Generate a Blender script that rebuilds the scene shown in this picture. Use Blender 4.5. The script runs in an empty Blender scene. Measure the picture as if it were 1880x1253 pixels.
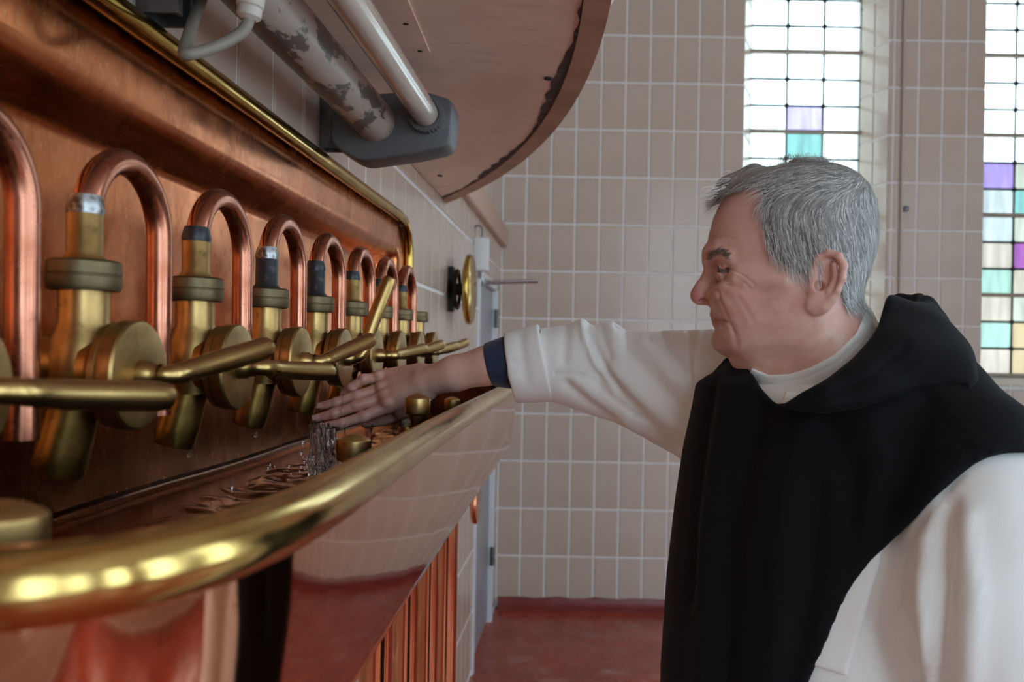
import bpy, bmesh, math, random
import numpy as np
from mathutils import Vector, Matrix
random.seed(7); rng = np.random.default_rng(7)
scene = bpy.context.scene
COL = scene.collection
PI = math.pi
# ------------------------------------------------------------------ camera
FPX, PX0, PY0, ROLL, CZ = 1600.0, 1075.0, 648.0, 0.018, 1.588   # pixels of the 1880x1253 frame, camera height in metres
cam_d = bpy.data.cameras.new('camera'); cam = bpy.data.objects.new('camera', cam_d); COL.objects.link(cam)
cam_d.sensor_fit = 'HORIZONTAL'; cam_d.sensor_width = 36.0; cam_d.lens = 36.0 * FPX / 1880
cam.location = (0, 0, CZ)
cam.rotation_euler = (Matrix.Rotation(PI/2, 3, 'X') @ Matrix.Rotation(ROLL, 3, 'Z')).to_euler()
# the photograph is cropped, so its optical axis is off centre
cam_d.shift_x = -(PX0 - 940) / 1880; cam_d.shift_y = (PY0 - 626.5) / 1880
cam_d.clip_start = 0.02; cam_d.clip_end = 200
cam_d.dof.use_dof = True; cam_d.dof.focus_distance = 1.25; cam_d.dof.aperture_fstop = 6.2
scene.camera = cam
# ------------------------------------------------------------------ sky, exposure
w = bpy.data.worlds.new('world'); scene.world = w; w.use_nodes = True
bg = w.node_tree.nodes['Background']; bg.inputs['Color'].default_value = (0.64, 0.85, 1.10, 1); bg.inputs['Strength'].default_value = 9.4
scene.view_settings.view_transform = 'Standard'; scene.view_settings.look = 'None'
scene.view_settings.gamma = 1.0; scene.view_settings.use_curve_mapping = False
scene.view_settings.exposure = 0.0
scene.cycles.max_bounces = 12; scene.cycles.transparent_max_bounces = 16; scene.cycles.diffuse_bounces = 6
scene.cycles.sample_clamp_indirect = 6.0
def portal(name, loc, rot, sx, sy):
    l = bpy.data.lights.new(name, 'AREA'); l.shape = 'RECTANGLE'; l.size = sx; l.size_y = sy
    l.cycles.is_portal = True
    o = bpy.data.objects.new(name, l); COL.objects.link(o); o.location = loc; o.rotation_euler = rot
# ------------------------------------------------------------------ helpers
def P(px, py, Y):
    dx, dy = px - PX0, py - PY0; c, s = math.cos(ROLL), math.sin(ROLL)
    u = dx*c + dy*s; v = -dx*s + dy*c
    return Vector((u*Y/FPX, Y, CZ - v*Y/FPX))
def proj(X, Y, Z):
    u = FPX*X/Y; v = FPX*(CZ - Z)/Y; c, s = math.cos(ROLL), math.sin(ROLL)
    return PX0 + u*c - v*s, PY0 + u*s + v*c
def tag(o, label=None, cat=None, group=None, kind=None):
    if label: o['label'] = label
    if cat: o['category'] = cat
    if group: o['group'] = group
    if kind: o['kind'] = kind
    return o
def empty(name, loc=(0, 0, 0)):
    o = bpy.data.objects.new(name, None); COL.objects.link(o); o.location = loc; o.empty_display_size = 0.05
    return o
def link(name, me, m=None, parent=None, smooth=True, local=False):
    o = bpy.data.objects.new(name, me); COL.objects.link(o)
    if m is not None and not me.materials: me.materials.append(m)
    if smooth and len(me.polygons): me.polygons.foreach_set('use_smooth', np.ones(len(me.polygons), dtype=bool))
    if parent is not None:
        o.parent = parent
        if not local: o.matrix_parent_inverse = wmat(parent).inverted()
    return o
def wmat(o):
    return (wmat(o.parent) @ o.matrix_parent_inverse if o.parent is not None else Matrix()) @ Matrix.Translation(o.location) @ o.rotation_euler.to_matrix().to_4x4()
class MB:
    """collects vertices and faces, all in world coordinates"""
    def __init__(s): s.v = []; s.f = []
    def add(s, vs, fs):
        n = len(s.v); s.v += [tuple(x) for x in vs]; s.f += [tuple(i + n for i in f) for f in fs]; return s
    def box(s, a, b):
        x0, y0, z0 = a; x1, y1, z1 = b
        return s.add([(x0,y0,z0),(x1,y0,z0),(x1,y1,z0),(x0,y1,z0),(x0,y0,z1),(x1,y0,z1),(x1,y1,z1),(x0,y1,z1)],
                     [(0,3,2,1),(4,5,6,7),(0,1,5,4),(1,2,6,5),(2,3,7,6),(3,0,4,7)])
    def tube(s, pts, r, n=16, cap=True, closed=False):
        pts = [Vector(p) for p in pts]; m = len(pts)
        rr = r if hasattr(r, '__len__') else [r]*m
        vs = []; up = None
        for i in range(m):
            t = (pts[min(i+1, m-1)] - pts[max(i-1, 0)]).normalized() if not closed else (pts[(i+1) % m] - pts[i-1]).normalized()
            if up is None:
                up = Vector((0,0,1)) if abs(t.z) < .9 else Vector((0,1,0))
            up = (up - t*up.dot(t)).normalized(); sd = t.cross(up)
            for k in range(n):
                a = 2*PI*k/n; vs.append(pts[i] + (up*math.cos(a) + sd*math.sin(a))*rr[i])
        fs = []
        for i in range(m if closed else m-1):
            for k in range(n):
                a = i*n+k; b = i*n+(k+1) % n; c = ((i+1) % m)*n+(k+1) % n; d = ((i+1) % m)*n+k
                fs.append((a, d, c, b))
        if cap and not closed:
            fs.append(tuple(range(n))); fs.append(tuple((m-1)*n + k for k in reversed(range(n))))
        return s.add(vs, fs)
    def lathe(s, prof, o=(0,0,0), axis=(0,0,1), n=32):
        """prof: (radius, distance along axis)"""
        ax = Vector(axis).normalized(); up = Vector((0,0,1)) if abs(ax.z) < .9 else Vector((0,1,0))
        u = (up - ax*up.dot(ax)).normalized(); w_ = ax.cross(u); o = Vector(o); vs = []
        for r, h in prof:
            for k in range(n):
                a = 2*PI*k/n; vs.append(o + ax*h + (u*math.cos(a) + w_*math.sin(a))*max(r, 1e-5))
        fs = []
        for i in range(len(prof)-1):
            for k in range(n):
                a = i*n+k; b = i*n+(k+1) % n; fs.append((a, b, b+n, a+n))
        return s.add(vs, fs)
    def grid(s, fn, nu, nv):
        vs = [fn(i/nu, j/nv) for i in range(nu+1) for j in range(nv+1)]
        fs = [(i*(nv+1)+j, (i+1)*(nv+1)+j, (i+1)*(nv+1)+j+1, i*(nv+1)+j+1) for i in range(nu) for j in range(nv)]
        return s.add(vs, fs)
    def mesh(s, name):
        me = bpy.data.meshes.new(name); me.from_pydata(s.v, [], s.f); me.update()
        bm = bmesh.new(); bm.from_mesh(me); bmesh.ops.recalc_face_normals(bm, faces=bm.faces); bm.to_mesh(me); bm.free()
        return me
    def build(s, name, m, parent=None, smooth=True, bevel=0, seg=2, sharp=40, local=False):
        me = s.mesh(name)
        if bevel:
            bm = bmesh.new(); bm.from_mesh(me)
            es = [e for e in bm.edges if len(e.link_faces) == 2 and e.calc_face_angle(0) > math.radians(35)]
            bmesh.ops.bevel(bm, geom=es, offset=bevel, segments=seg, affect='EDGES', profile=.5, clamp_overlap=True)
            bm.to_mesh(me); bm.free()
        o = link(name, me, m, parent, smooth, local)
        if smooth and sharp:
            try: me.set_sharp_from_angle(angle=math.radians(sharp))
            except Exception: pass
        return o
def chaikin(pts, n=3):
    p = [np.array(q, float) for q in pts]
    for _ in range(n): p = [p[0]] + [q for a, b in zip(p[:-1], p[1:]) for q in (a*.75+b*.25, a*.25+b*.75)] + [p[-1]]
    return p
def crom(pts, n=8, closed=False):
    """Catmull-Rom through points of any dimension"""
    p = [np.array(q, float) for q in pts]; m = len(p); out = []
    for i in range(m if closed else m-1):
        g = (lambda k: p[k % m]) if closed else (lambda k: p[min(max(k, 0), m-1)])
        a, b, c, d = g(i-1), g(i), g(i+1), g(i+2)
        for j in range(n):
            t = j/n
            out.append(.5*((2*b) + (c-a)*t + (2*a-5*b+4*c-d)*t*t + (3*b-a-3*c+d)*t**3))
    if not closed: out.append(p[-1])
    return [tuple(q) for q in out]
# ------------------------------------------------------------------ materials
def mat(name, col, rough=.5, metal=0., noise=None, bump=None, rnoise=None, **kw):
    """noise: (scale xyz, colour2, low, high[, detail]); bump: (scale xyz, strength, distance); rnoise: (scale, amount)"""
    m = bpy.data.materials.new(name); m.use_nodes = True; nt = m.node_tree; N = nt.nodes; L = nt.links
    b = N['Principled BSDF']; b.inputs['Base Color'].default_value = (*col, 1); b.inputs['Roughness'].default_value = rough
    b.inputs['Metallic'].default_value = metal
    for k, v in kw.items():
        b.inputs[k].default_value = v
    tc = N.new('ShaderNodeTexCoord')
    def ns(sc, det=4., rgh=.6):
        mp = N.new('ShaderNodeMapping'); mp.inputs['Scale'].default_value = sc if hasattr(sc, '__len__') else (sc,)*3
        L.new(tc.outputs['Object'], mp.inputs['Vector'])
        t = N.new('ShaderNodeTexNoise'); t.inputs['Scale'].default_value = 1.; t.inputs['Detail'].default_value = det; t.inputs['Roughness'].default_value = rgh
        L.new(mp.outputs[0], t.inputs['Vector']); return t.outputs['Fac']
    def ramp(src, lo, hi):
        r = N.new('ShaderNodeMapRange'); r.inputs['From Min'].default_value = lo; r.inputs['From Max'].default_value = hi
        L.new(src, r.inputs['Value']); return r.outputs[0]
    last = None
    for nz in (noise if isinstance(noise, list) else [noise] if noise else []):
        f = ramp(ns(nz[0], nz[4] if len(nz) > 4 else 4.), nz[2], nz[3])
        mx = N.new('ShaderNodeMix'); mx.data_type = 'RGBA'
        if last is None: mx.inputs['A'].default_value = (*col, 1)
        else: L.new(last, mx.inputs['A'])
        mx.inputs['B'].default_value = (*nz[1], 1); L.new(f, mx.inputs['Factor']); last = mx.outputs['Result']
    if last is not None: L.new(last, b.inputs['Base Color'])
    if bump:
        bp = N.new('ShaderNodeBump'); bp.inputs['Strength'].default_value = bump[1]; bp.inputs['Distance'].default_value = bump[2]
        L.new(ns(bump[0], 5.), bp.inputs['Height']); L.new(bp.outputs[0], b.inputs['Normal'])
    if rnoise:
        r = N.new('ShaderNodeMapRange'); r.inputs['From Min'].default_value = .3; r.inputs['From Max'].default_value = .7
        r.inputs['To Min'].default_value = max(rough - rnoise[1], .02); r.inputs['To Max'].default_value = rough + rnoise[1]
        L.new(ns(rnoise[0]), r.inputs['Value']); L.new(r.outputs[0], b.inputs['Roughness'])
    return m
M = {}
M['tile'] = mat('glazed_tile', (.60, .475, .385), .20, noise=(3.0, (.54, .415, .33), .35, .7), bump=(9, .08, .004))
M['grout'] = mat('grout', (.80, .76, .74), .8, noise=(40, (.68, .63, .60), .5, .8))
M['grout_dirty'] = M['grout']
M['floor'] = mat('red_floor_paint', (.40, .066, .036), .28, noise=[(2.2, (.30, .045, .026), .4, .65), ((2.6, 5, 1), (.50, .30, .27), .58, .80)], bump=(7, .12, .01), rnoise=(5, .16))
M['red_cove'] = mat('red_cove_paint', (.2, .022, .02), .35, noise=(8, (.28, .06, .05), .5, .8))
M['plaster'] = mat('ceiling_plaster', (.55, .46, .40), .8)
M['copper'] = mat('patinated_copper', (.62, .19, .065), .25, 1., noise=[((9, 14, 6), (.46, .135, .045), .40, .66), ((120, 150, 80), (.62, .26, .115), .52, .72), ((60, 90, 26), (.30, .09, .035), .62, .8)], bump=((90, 120, 50), .06, .0015), rnoise=((14, 20, 9), .08))
M['copper_wet_shaded'] = mat('wet_shaded_copper', (.055, .018, .008), .24, 1., noise=[((10, 40, 10), (.035, .011, .005), .4, .7), ((30, 90, 30), (.22, .07, .026), .64, .82)], bump=((20, 60, 20), .25, .003))  # wet copper, the dark reflections inside the basin also put into its colour
M['copper_ledge'] = mat('wet_dimmed_copper', (.15, .046, .018), .2, 1., noise=[((20, 50, 20), (.07, .02, .008), .4, .7), ((60, 150, 60), (.42, .15, .065), .6, .8)], bump=((30, 70, 30), .25, .003))  # wet copper, colour deepened to stand in for dark reflections on the ledge
M['copper_pol'] = mat('polished_copper', (.80, .42, .27), .06, 1., noise=((2, 2, 3), (.74, .36, .21), .4, .7), bump=((3, 5, 2), .05, .004))
M['copper_tube'] = mat('copper_tube', (.56, .225, .14), .26, 1., noise=[(22, (.36, .11, .06), .42, .72), (70, (.16, .055, .035), .6, .85)], rnoise=(20, .1))
M['copper_pipe'] = mat('bright_copper_pipe', (.80, .32, .16), .16, 1., noise=((20, 20, 3), (.62, .2, .09), .4, .75))
M['brass_rail'] = mat('polished_brass', (.56, .38, .09), .15, 1., noise=((30, 14, 30), (.38, .22, .045), .4, .7), rnoise=(30, .07))
M['brass_rim'] = mat('worn_brass_rim', (.72, .50, .17), .19, 1., noise=((40, 18, 40), (.55, .36, .10), .4, .72), rnoise=((50, 20, 50), .07), bump=((60, 25, 60), .06, .002))
M['brass'] = mat('aged_brass', (.46, .295, .112), .38, 1., noise=[(26, (.30, .18, .064), .40, .68), (60, (.09, .055, .022), .60, .8)], rnoise=(30, .08))
M['brass_lever'] = mat('handled_brass', (.53, .345, .13), .30, 1., noise=[(9, (.40, .245, .082), .42, .7), (420, (.24, .15, .055), .62, .8, 2.)], rnoise=(11, .05))
M['brass_plug'] = mat('plug_brass', (.58, .38, .15), .36, 1., noise=(30, (.36, .24, .09), .45, .75))
M['brass_dull'] = mat('dull_brass_nut', (.20, .15, .08), .5, 1., noise=(40, (.13, .095, .05), .4, .7))
M['brass_spout'] = mat('stained_brass_spout', (.52, .33, .095), .3, 1., noise=[(30, (.24, .14, .04), .38, .66), (55, (.06, .04, .02), .58, .76)])
M['dark'] = mat('blackened_metal', (.035, .035, .04), .38, .6, noise=(60, (.12, .11, .1), .55, .8))
M['solder'] = mat('solder', (.42, .42, .42), .35, 1., noise=(90, (.12, .1, .09), .45, .6))
M['black_iron'] = mat('black_iron', (.02, .018, .018), .5, .3)
M['ply'] = mat('stained_plywood', (.90, .70, .58), .62, noise=[((5, 3, 1), (.74, .52, .40), .45, .75), ((12, 40, 1), (.78, .57, .46), .5, .8)], bump=((10, 40, 1), .06, .003))
M['ply_edge'] = mat('plywood_edge', (.50, .30, .20), .6, noise=((3, 6, 60), (.34, .19, .12), .4, .7))
M['grime'] = mat('grime', (.07, .05, .045), .8, noise=(70, (.2, .15, .13), .5, .7))
M['pink_paint'] = mat('pink_paint', (.58, .37, .28), .5)
M['lamp_tube'] = mat('cream_tube', (.60, .50, .42), .18, noise=((20, 4, 20), (.45, .36, .29), .5, .75), **{'Coat Weight': .6, 'Coat Roughness': .08})
M['flaky'] = mat('flaking_paint', (.42, .34, .28), .35, noise=((20, 8, 20), (.105, .09, .08), .485, .51, 7.))
M['grey_plastic'] = mat('dark_grey_plastic', (.10, .10, .105), .45, noise=(25, (.16, .15, .15), .5, .8))
M['galv'] = mat('dull_galvanised', (.20, .19, .19), .45, .8, noise=(30, (.11, .1, .1), .4, .7))
M['cream_plastic'] = mat('cream_plastic', (.55, .47, .40), .4)
M['cable'] = mat('cable_sheath', (.24, .20, .16), .5)
M['white_box'] = mat('white_plastic', (.72, .71, .70), .4)
M['door'] = mat('grey_blue_door', (.36, .37, .40), .4)
M['door_frame'] = mat('white_door_frame', (.72, .73, .76), .4)
M['chrome'] = mat('brushed_chrome', (.62, .65, .70), .22, 1.)
M['screw'] = mat('dark_hole', (.03, .02, .018), .9)
M['lead'] = mat('lead_came', (.03, .035, .035), .5, .5)
M['stone_bar'] = mat('pale_bar', (.42, .35, .28), .7, noise=(40, (.3, .24, .18), .5, .7))
M['sill'] = mat('white_sill', (.8, .79, .76), .5)
def glass_pane(name, col, tr=.35):
    m = bpy.data.materials.new(name); m.use_nodes = True; nt = m.node_tree; N = nt.nodes; L = nt.links; N.clear()
    out = N.new('ShaderNodeOutputMaterial'); t = N.new('ShaderNodeBsdfTransparent'); t.inputs[0].default_value = (*col, 1)
    d = N.new('ShaderNodeBsdfTranslucent'); g = N.new('ShaderNodeBsdfGlossy'); g.inputs['Roughness'].default_value = .1
    tc = N.new('ShaderNodeTexCoord'); nz = N.new('ShaderNodeTexNoise'); mp = N.new('ShaderNodeMapping'); mp.inputs['Scale'].default_value = (22, 22, 3)
    L.new(tc.outputs['Object'], mp.inputs[0]); L.new(mp.outputs[0], nz.inputs['Vector']); nz.inputs['Scale'].default_value = 1.
    mx = N.new('ShaderNodeMix'); mx.data_type = 'RGBA'; mx.inputs['A'].default_value = (*[(c*.75)**.5 for c in col], 1); mx.inputs['B'].default_value = (*[min(1, c*1.05)**.5 for c in col], 1)
    rg = N.new('ShaderNodeMapRange'); rg.inputs['From Min'].default_value = .35; rg.inputs['From Max'].default_value = .62
    L.new(nz.outputs['Fac'], rg.inputs['Value']); L.new(rg.outputs[0], mx.inputs['Factor'])
    L.new(mx.outputs['Result'], t.inputs[0]); L.new(mx.outputs['Result'], d.inputs[0])
    m1 = N.new('ShaderNodeMixShader'); m1.inputs[0].default_value = tr; L.new(t.outputs[0], m1.inputs[1]); L.new(d.outputs[0], m1.inputs[2])
    m2 = N.new('ShaderNodeMixShader'); m2.inputs[0].default_value = .04; L.new(m1.outputs[0], m2.inputs[1]); L.new(g.outputs[0], m2.inputs[2])
    L.new(m2.outputs[0], out.inputs[0]); return m
GL = {k: glass_pane('pane_' + k, c) for k, c in dict(clear=(.50, .485, .40), cream=(.150, .134, .092), pale=(.150, .145, .120), peach=(.162, .122, .082),
      violet=(.105, .062, .125), magenta=(.098, .028, .078), green=(.070, .130, .100), mint=(.105, .140, .096), rose=(.170, .130, .180), orange=(.165, .112, .056)).items()}
# ------------------------------------------------------------------ setting
WX, FY = -0.533, 5.405            # left wall plane, far wall plane
RX, BY, TOPZ = 4.0, -2.5, 4.3     # right wall, back wall, ceiling
TW, TH = 0.151, 0.2945            # tile pitch
ZR = CZ + .796                    # a height where a grout line runs
tile_cache = {}
def tile_mesh(w_, h_):
    k = (round(w_, 3), round(h_, 3))
    if k not in tile_cache:
        b = MB(); d, e = .0045, .003                     # proud by 6 mm, pillowed edge; normal +Z, centred
        x, y = w_/2, h_/2
        b.add([(-x,-y,0),(x,-y,0),(x,y,0),(-x,y,0),(-x,-y,d-.002),(x,-y,d-.002),(x,y,d-.002),(-x,y,d-.002),
               (-x+e,-y+e,d),(x-e,-y+e,d),(x-e,y-e,d),(-x+e,y-e,d)],
              [(0,1,5,4),(1,2,6,5),(2,3,7,6),(3,0,4,7),(4,5,9,8),(5,6,10,9),(6,7,11,10),(7,4,8,11),(8,9,10,11)])
        me = b.mesh('tile'); me.materials.append(M['tile']); tile_cache[k] = me
    return tile_cache[k]
def tiles(parent, frame, a0, a1, b0, b1, holes, ga, gb, limit=300, joint=.0125, only=None):
    """frame(a, b) -> point and the rotation of the wall; ga, gb: positions of one grout line each way"""
    n = 0; rest = MB(); pinv = wmat(parent).inverted(); R = frame[1]
    ia0, ia1 = math.floor((a0-ga)/TW), math.ceil((a1-ga)/TW); ib0, ib1 = math.floor((b0-gb)/TH), math.ceil((b1-gb)/TH)
    for i in range(ia0, ia1):
        for j in range(ib0, ib1):
            rects = [(max(ga+i*TW+joint/2, a0), min(ga+(i+1)*TW-joint/2, a1), max(gb+j*TH+joint/2, b0), min(gb+(j+1)*TH-joint/2, b1))]
            for h in holes:
                out = []
                for r in rects:
                    if h[0] >= r[1] or h[1] <= r[0] or h[2] >= r[3] or h[3] <= r[2]: out.append(r); continue
                    if h[0] > r[0]: out.append((r[0], h[0], r[2], r[3]))
                    if h[1] < r[1]: out.append((h[1], r[1], r[2], r[3]))
                    m0, m1 = max(r[0], h[0]), min(r[1], h[1])
                    if h[2] > r[2]: out.append((m0, m1, r[2], h[2]))
                    if h[3] < r[3]: out.append((m0, m1, h[3], r[3]))
                rects = out
            for r in rects:
                if r[1]-r[0] < .012 or r[3]-r[2] < .012: continue
                ca, cb = (r[0]+r[1])/2, (r[2]+r[3])/2
                loc = frame[0](ca, cb)
                if n < limit and (only is None or only(ca, cb)):
                    o = bpy.data.objects.new('tile', tile_mesh(r[1]-r[0], r[3]-r[2])); COL.objects.link(o)
                    o.location = loc; o.rotation_euler = (R @ Matrix.Rotation(random.uniform(-.003, .003), 3, 'X') @ Matrix.Rotation(random.uniform(-.004, .004), 3, 'Y')).to_euler()
                    o.parent = parent; o.matrix_parent_inverse = pinv; n += 1
                else:
                    me = tile_mesh(r[1]-r[0], r[3]-r[2])
                    rest.add([R @ v.co + loc for v in me.vertices], [tuple(p.vertices) for p in me.polygons])
    if rest.v: tag(rest.build('tile_rest', M['tile'], parent, smooth=False), kind='stuff')
R_far = Matrix.Rotation(PI/2, 3, 'X')                                    # local z -> -Y
R_left = Matrix(((0,0,1),(1,0,0),(0,1,0)))                                # local x -> Y, y -> Z, z -> +X
R_right = Matrix(((0,0,-1),(-1,0,0),(0,1,0)))
R_back = Matrix(((-1,0,0),(0,0,1),(0,1,0)))
floor = MB().box((WX-.3, BY, -.1), (RX, FY+.02, 0)).build('floor', M['floor'], smooth=False); tag(floor, kind='structure')
ceil = MB().box((WX-.3, BY, TOPZ), (RX, FY+.4, TOPZ+.1)).build('ceiling', M['plaster'], smooth=False); tag(ceil, kind='structure')
# far wall with its two splayed window openings
WIN = [(.95, 1.858), (2.446, 3.354)]; WZ0, WZ1 = CZ-.152, CZ+2.42
RD, SP = .29, .096
b = MB()
xs = [WX-.3, WIN[0][0], WIN[0][1], WIN[1][0], WIN[1][1], RX+.1]
b.box((xs[0], FY, 0), (xs[1], FY+.45, TOPZ)); b.box((xs[2], FY, 0), (xs[3], FY+.45, TOPZ)); b.box((xs[4], FY, 0), (xs[5], FY+.45, TOPZ))
for x0, x1 in WIN:
    b.box((x0, FY, 0), (x1, FY+.45, WZ0)); b.box((x0, FY, WZ1), (x1, FY+.45, TOPZ))
    for q, e in ((x0, SP), (x1, -SP)):       # wedge of the splayed reveal
        b.add([(q,FY,WZ0),(q+e,FY+RD,WZ0),(q+e,FY+.45,WZ0),(q,FY+.45,WZ0),(q,FY,WZ1),(q+e,FY+RD,WZ1),(q+e,FY+.45,WZ1),(q,FY+.45,WZ1)],
              [(0,3,2,1),(4,5,6,7),(0,1,5,4),(1,2,6,5),(2,3,7,6),(3,0,4,7)])
wall_far = b.build('wall_far', M['grout'], smooth=False); tag(wall_far, kind='structure')
holes = [(x0, x1, WZ0, WZ1) for x0, x1 in WIN]
GX = -.0792
tiles(wall_far, (lambda a, c: Vector((a, FY, c)), R_far), WX+.012, RX, .045, TOPZ, holes, GX, ZR,
      only=lambda a, c: a < 2.85 and c < CZ+2.35)
for x0, x1 in WIN:                            # two tiles deep on each reveal
    for q, e in ((x0, SP), (x1, -SP)):
        d = Vector((e, RD, 0)); ln = d.length; d.normalize(); nrm = Vector((d.y, -d.x, 0)) if e > 0 else Vector((-d.y, d.x, 0))
        if q == x0: nrm = Vector((abs(nrm.x), -abs(nrm.y), 0))
        else: nrm = Vector((-abs(nrm.x), -abs(nrm.y), 0))
        up = Vector((0,0,1)); xx = up.cross(nrm)
        R = Matrix((xx, up, nrm)).transposed()
        sgn = 1 if xx.dot(d) > 0 else -1
        tiles(wall_far, ((lambda a, c, q=q, d=d, sgn=sgn: Vector((q, FY, c)) + d*(a*sgn)), R), min(0, sgn*ln), max(0, sgn*ln), WZ0+.03, WZ1, [], 0, ZR, limit=40 if q == x1 and x0 < 1 else 0)
# left wall: niche of the copper splashback and the door opening
NI = (.2, 2.56, CZ-.31, CZ+.36); DO = (4.25, 5.15, 0, CZ+.40)
b = MB(); T = .3
b.box((WX-T, BY, 0), (WX, NI[0], TOPZ)); b.box((WX-T, NI[0], 0), (WX, NI[1], NI[2])); b.box((WX-T, NI[0], NI[3]), (WX, NI[1], TOPZ))
b.box((WX-T, NI[0], NI[2]), (WX-.12, NI[1], NI[3]))
b.box((WX-T, NI[1], 0), (WX, DO[0], TOPZ)); b.box((WX-T, DO[0], DO[3]), (WX, DO[1], TOPZ)); b.box((WX-T, DO[1], 0), (WX, FY, TOPZ))
wall_left = b.build('wall_left', M['grout'], smooth=False); tag(wall_left, kind='structure')
tiles(wall_left, (lambda a, c: Vector((WX, a, c)), R_left), BY, FY-.01, .02, TOPZ, [NI, DO], FY-.02, ZR,
      only=lambda a, c: a > .9 and (c < CZ+.85) and (a > 2.5 or c > CZ+.2))
# right and back walls, out of the frame, with plain tall windows that light the room
def far_room_wall(name, frame, a0, a1, wins, thick):
    p = MB(); zs, zt = .45, 3.9
    cuts = [a0] + [q for w_ in wins for q in w_] + [a1]
    for i in range(0, len(cuts), 2): p.box(*thick(cuts[i], cuts[i+1], 0, TOPZ))
    for u0, u1 in wins: p.box(*thick(u0, u1, 0, zs)); p.box(*thick(u0, u1, zt, TOPZ))
    o = p.build(name, M['grout'], smooth=False); tag(o, kind='structure')
    tiles(o, frame, a0, a1, .03, TOPZ, [(u0, u1, zs, zt) for u0, u1 in wins], 0, ZR, limit=0)
    return zs, zt
RW = [(-1.9, -.8), (.0, 1.1), (2.0, 3.1)]
BW = [(.8, 2.0), (2.4, 3.6)]
far_room_wall('wall_right', (lambda a, c: Vector((RX, -a, c)), R_right), -FY, -BY, sorted((-u1, -u0) for u0, u1 in RW), lambda a, b_, z0, z1: ((RX, -b_, z0), (RX+.3, -a, z1)))
far_room_wall('wall_back', (lambda a, c: Vector((-a, BY, c)), R_back), -RX, -WX, sorted((-u1, -u0) for u0, u1 in BW), lambda a, b_, z0, z1: ((-b_, BY-.3, z0), (-a, BY, z1)))
def plain_window(n, pt, u0, u1):
    """leaded window of clear glass; pt(u, depth, z)"""
    zs, zt = .45, 3.9; f = MB()
    def bar(p0, p1, r): f.tube([p0, p1], r, 6)
    for k in range(5):
        u = u0 + (u1-u0)*k/4; bar(pt(u, 0, zs), pt(u, 0, zt), .012 if k not in (0, 4) else .03)
    for k in range(16):
        z = zs + (zt-zs)*k/15; bar(pt(u0, 0, z), pt(u1, 0, z), .012 if k % 3 else .025)
    o = f.build(f'window_{n}', M['lead'], smooth=False); tag(o, kind='structure')
    g = MB().add([pt(u0, .01, zs), pt(u1, .01, zs), pt(u1, .01, zt), pt(u0, .01, zt)], [(0,1,2,3)]).build('pane', GL['clear'], o, smooth=False)
for k, (u0, u1) in enumerate(RW):
    plain_window(3+k, lambda u, d, z: (RX+.15+d, u, z), u0, u1)
    portal('sky_portal', (RX+.25, (u0+u1)/2, 2.175), (0, PI/2, 0), 3.45, u1-u0)
for k, (u0, u1) in enumerate(BW):
    plain_window(6+k, lambda u, d, z: (u, BY-.15-d, z), u0, u1)
    portal('sky_portal', ((u0+u1)/2, BY-.25, 2.175), (PI/2, 0, 0), u1-u0, 3.45)
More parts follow.
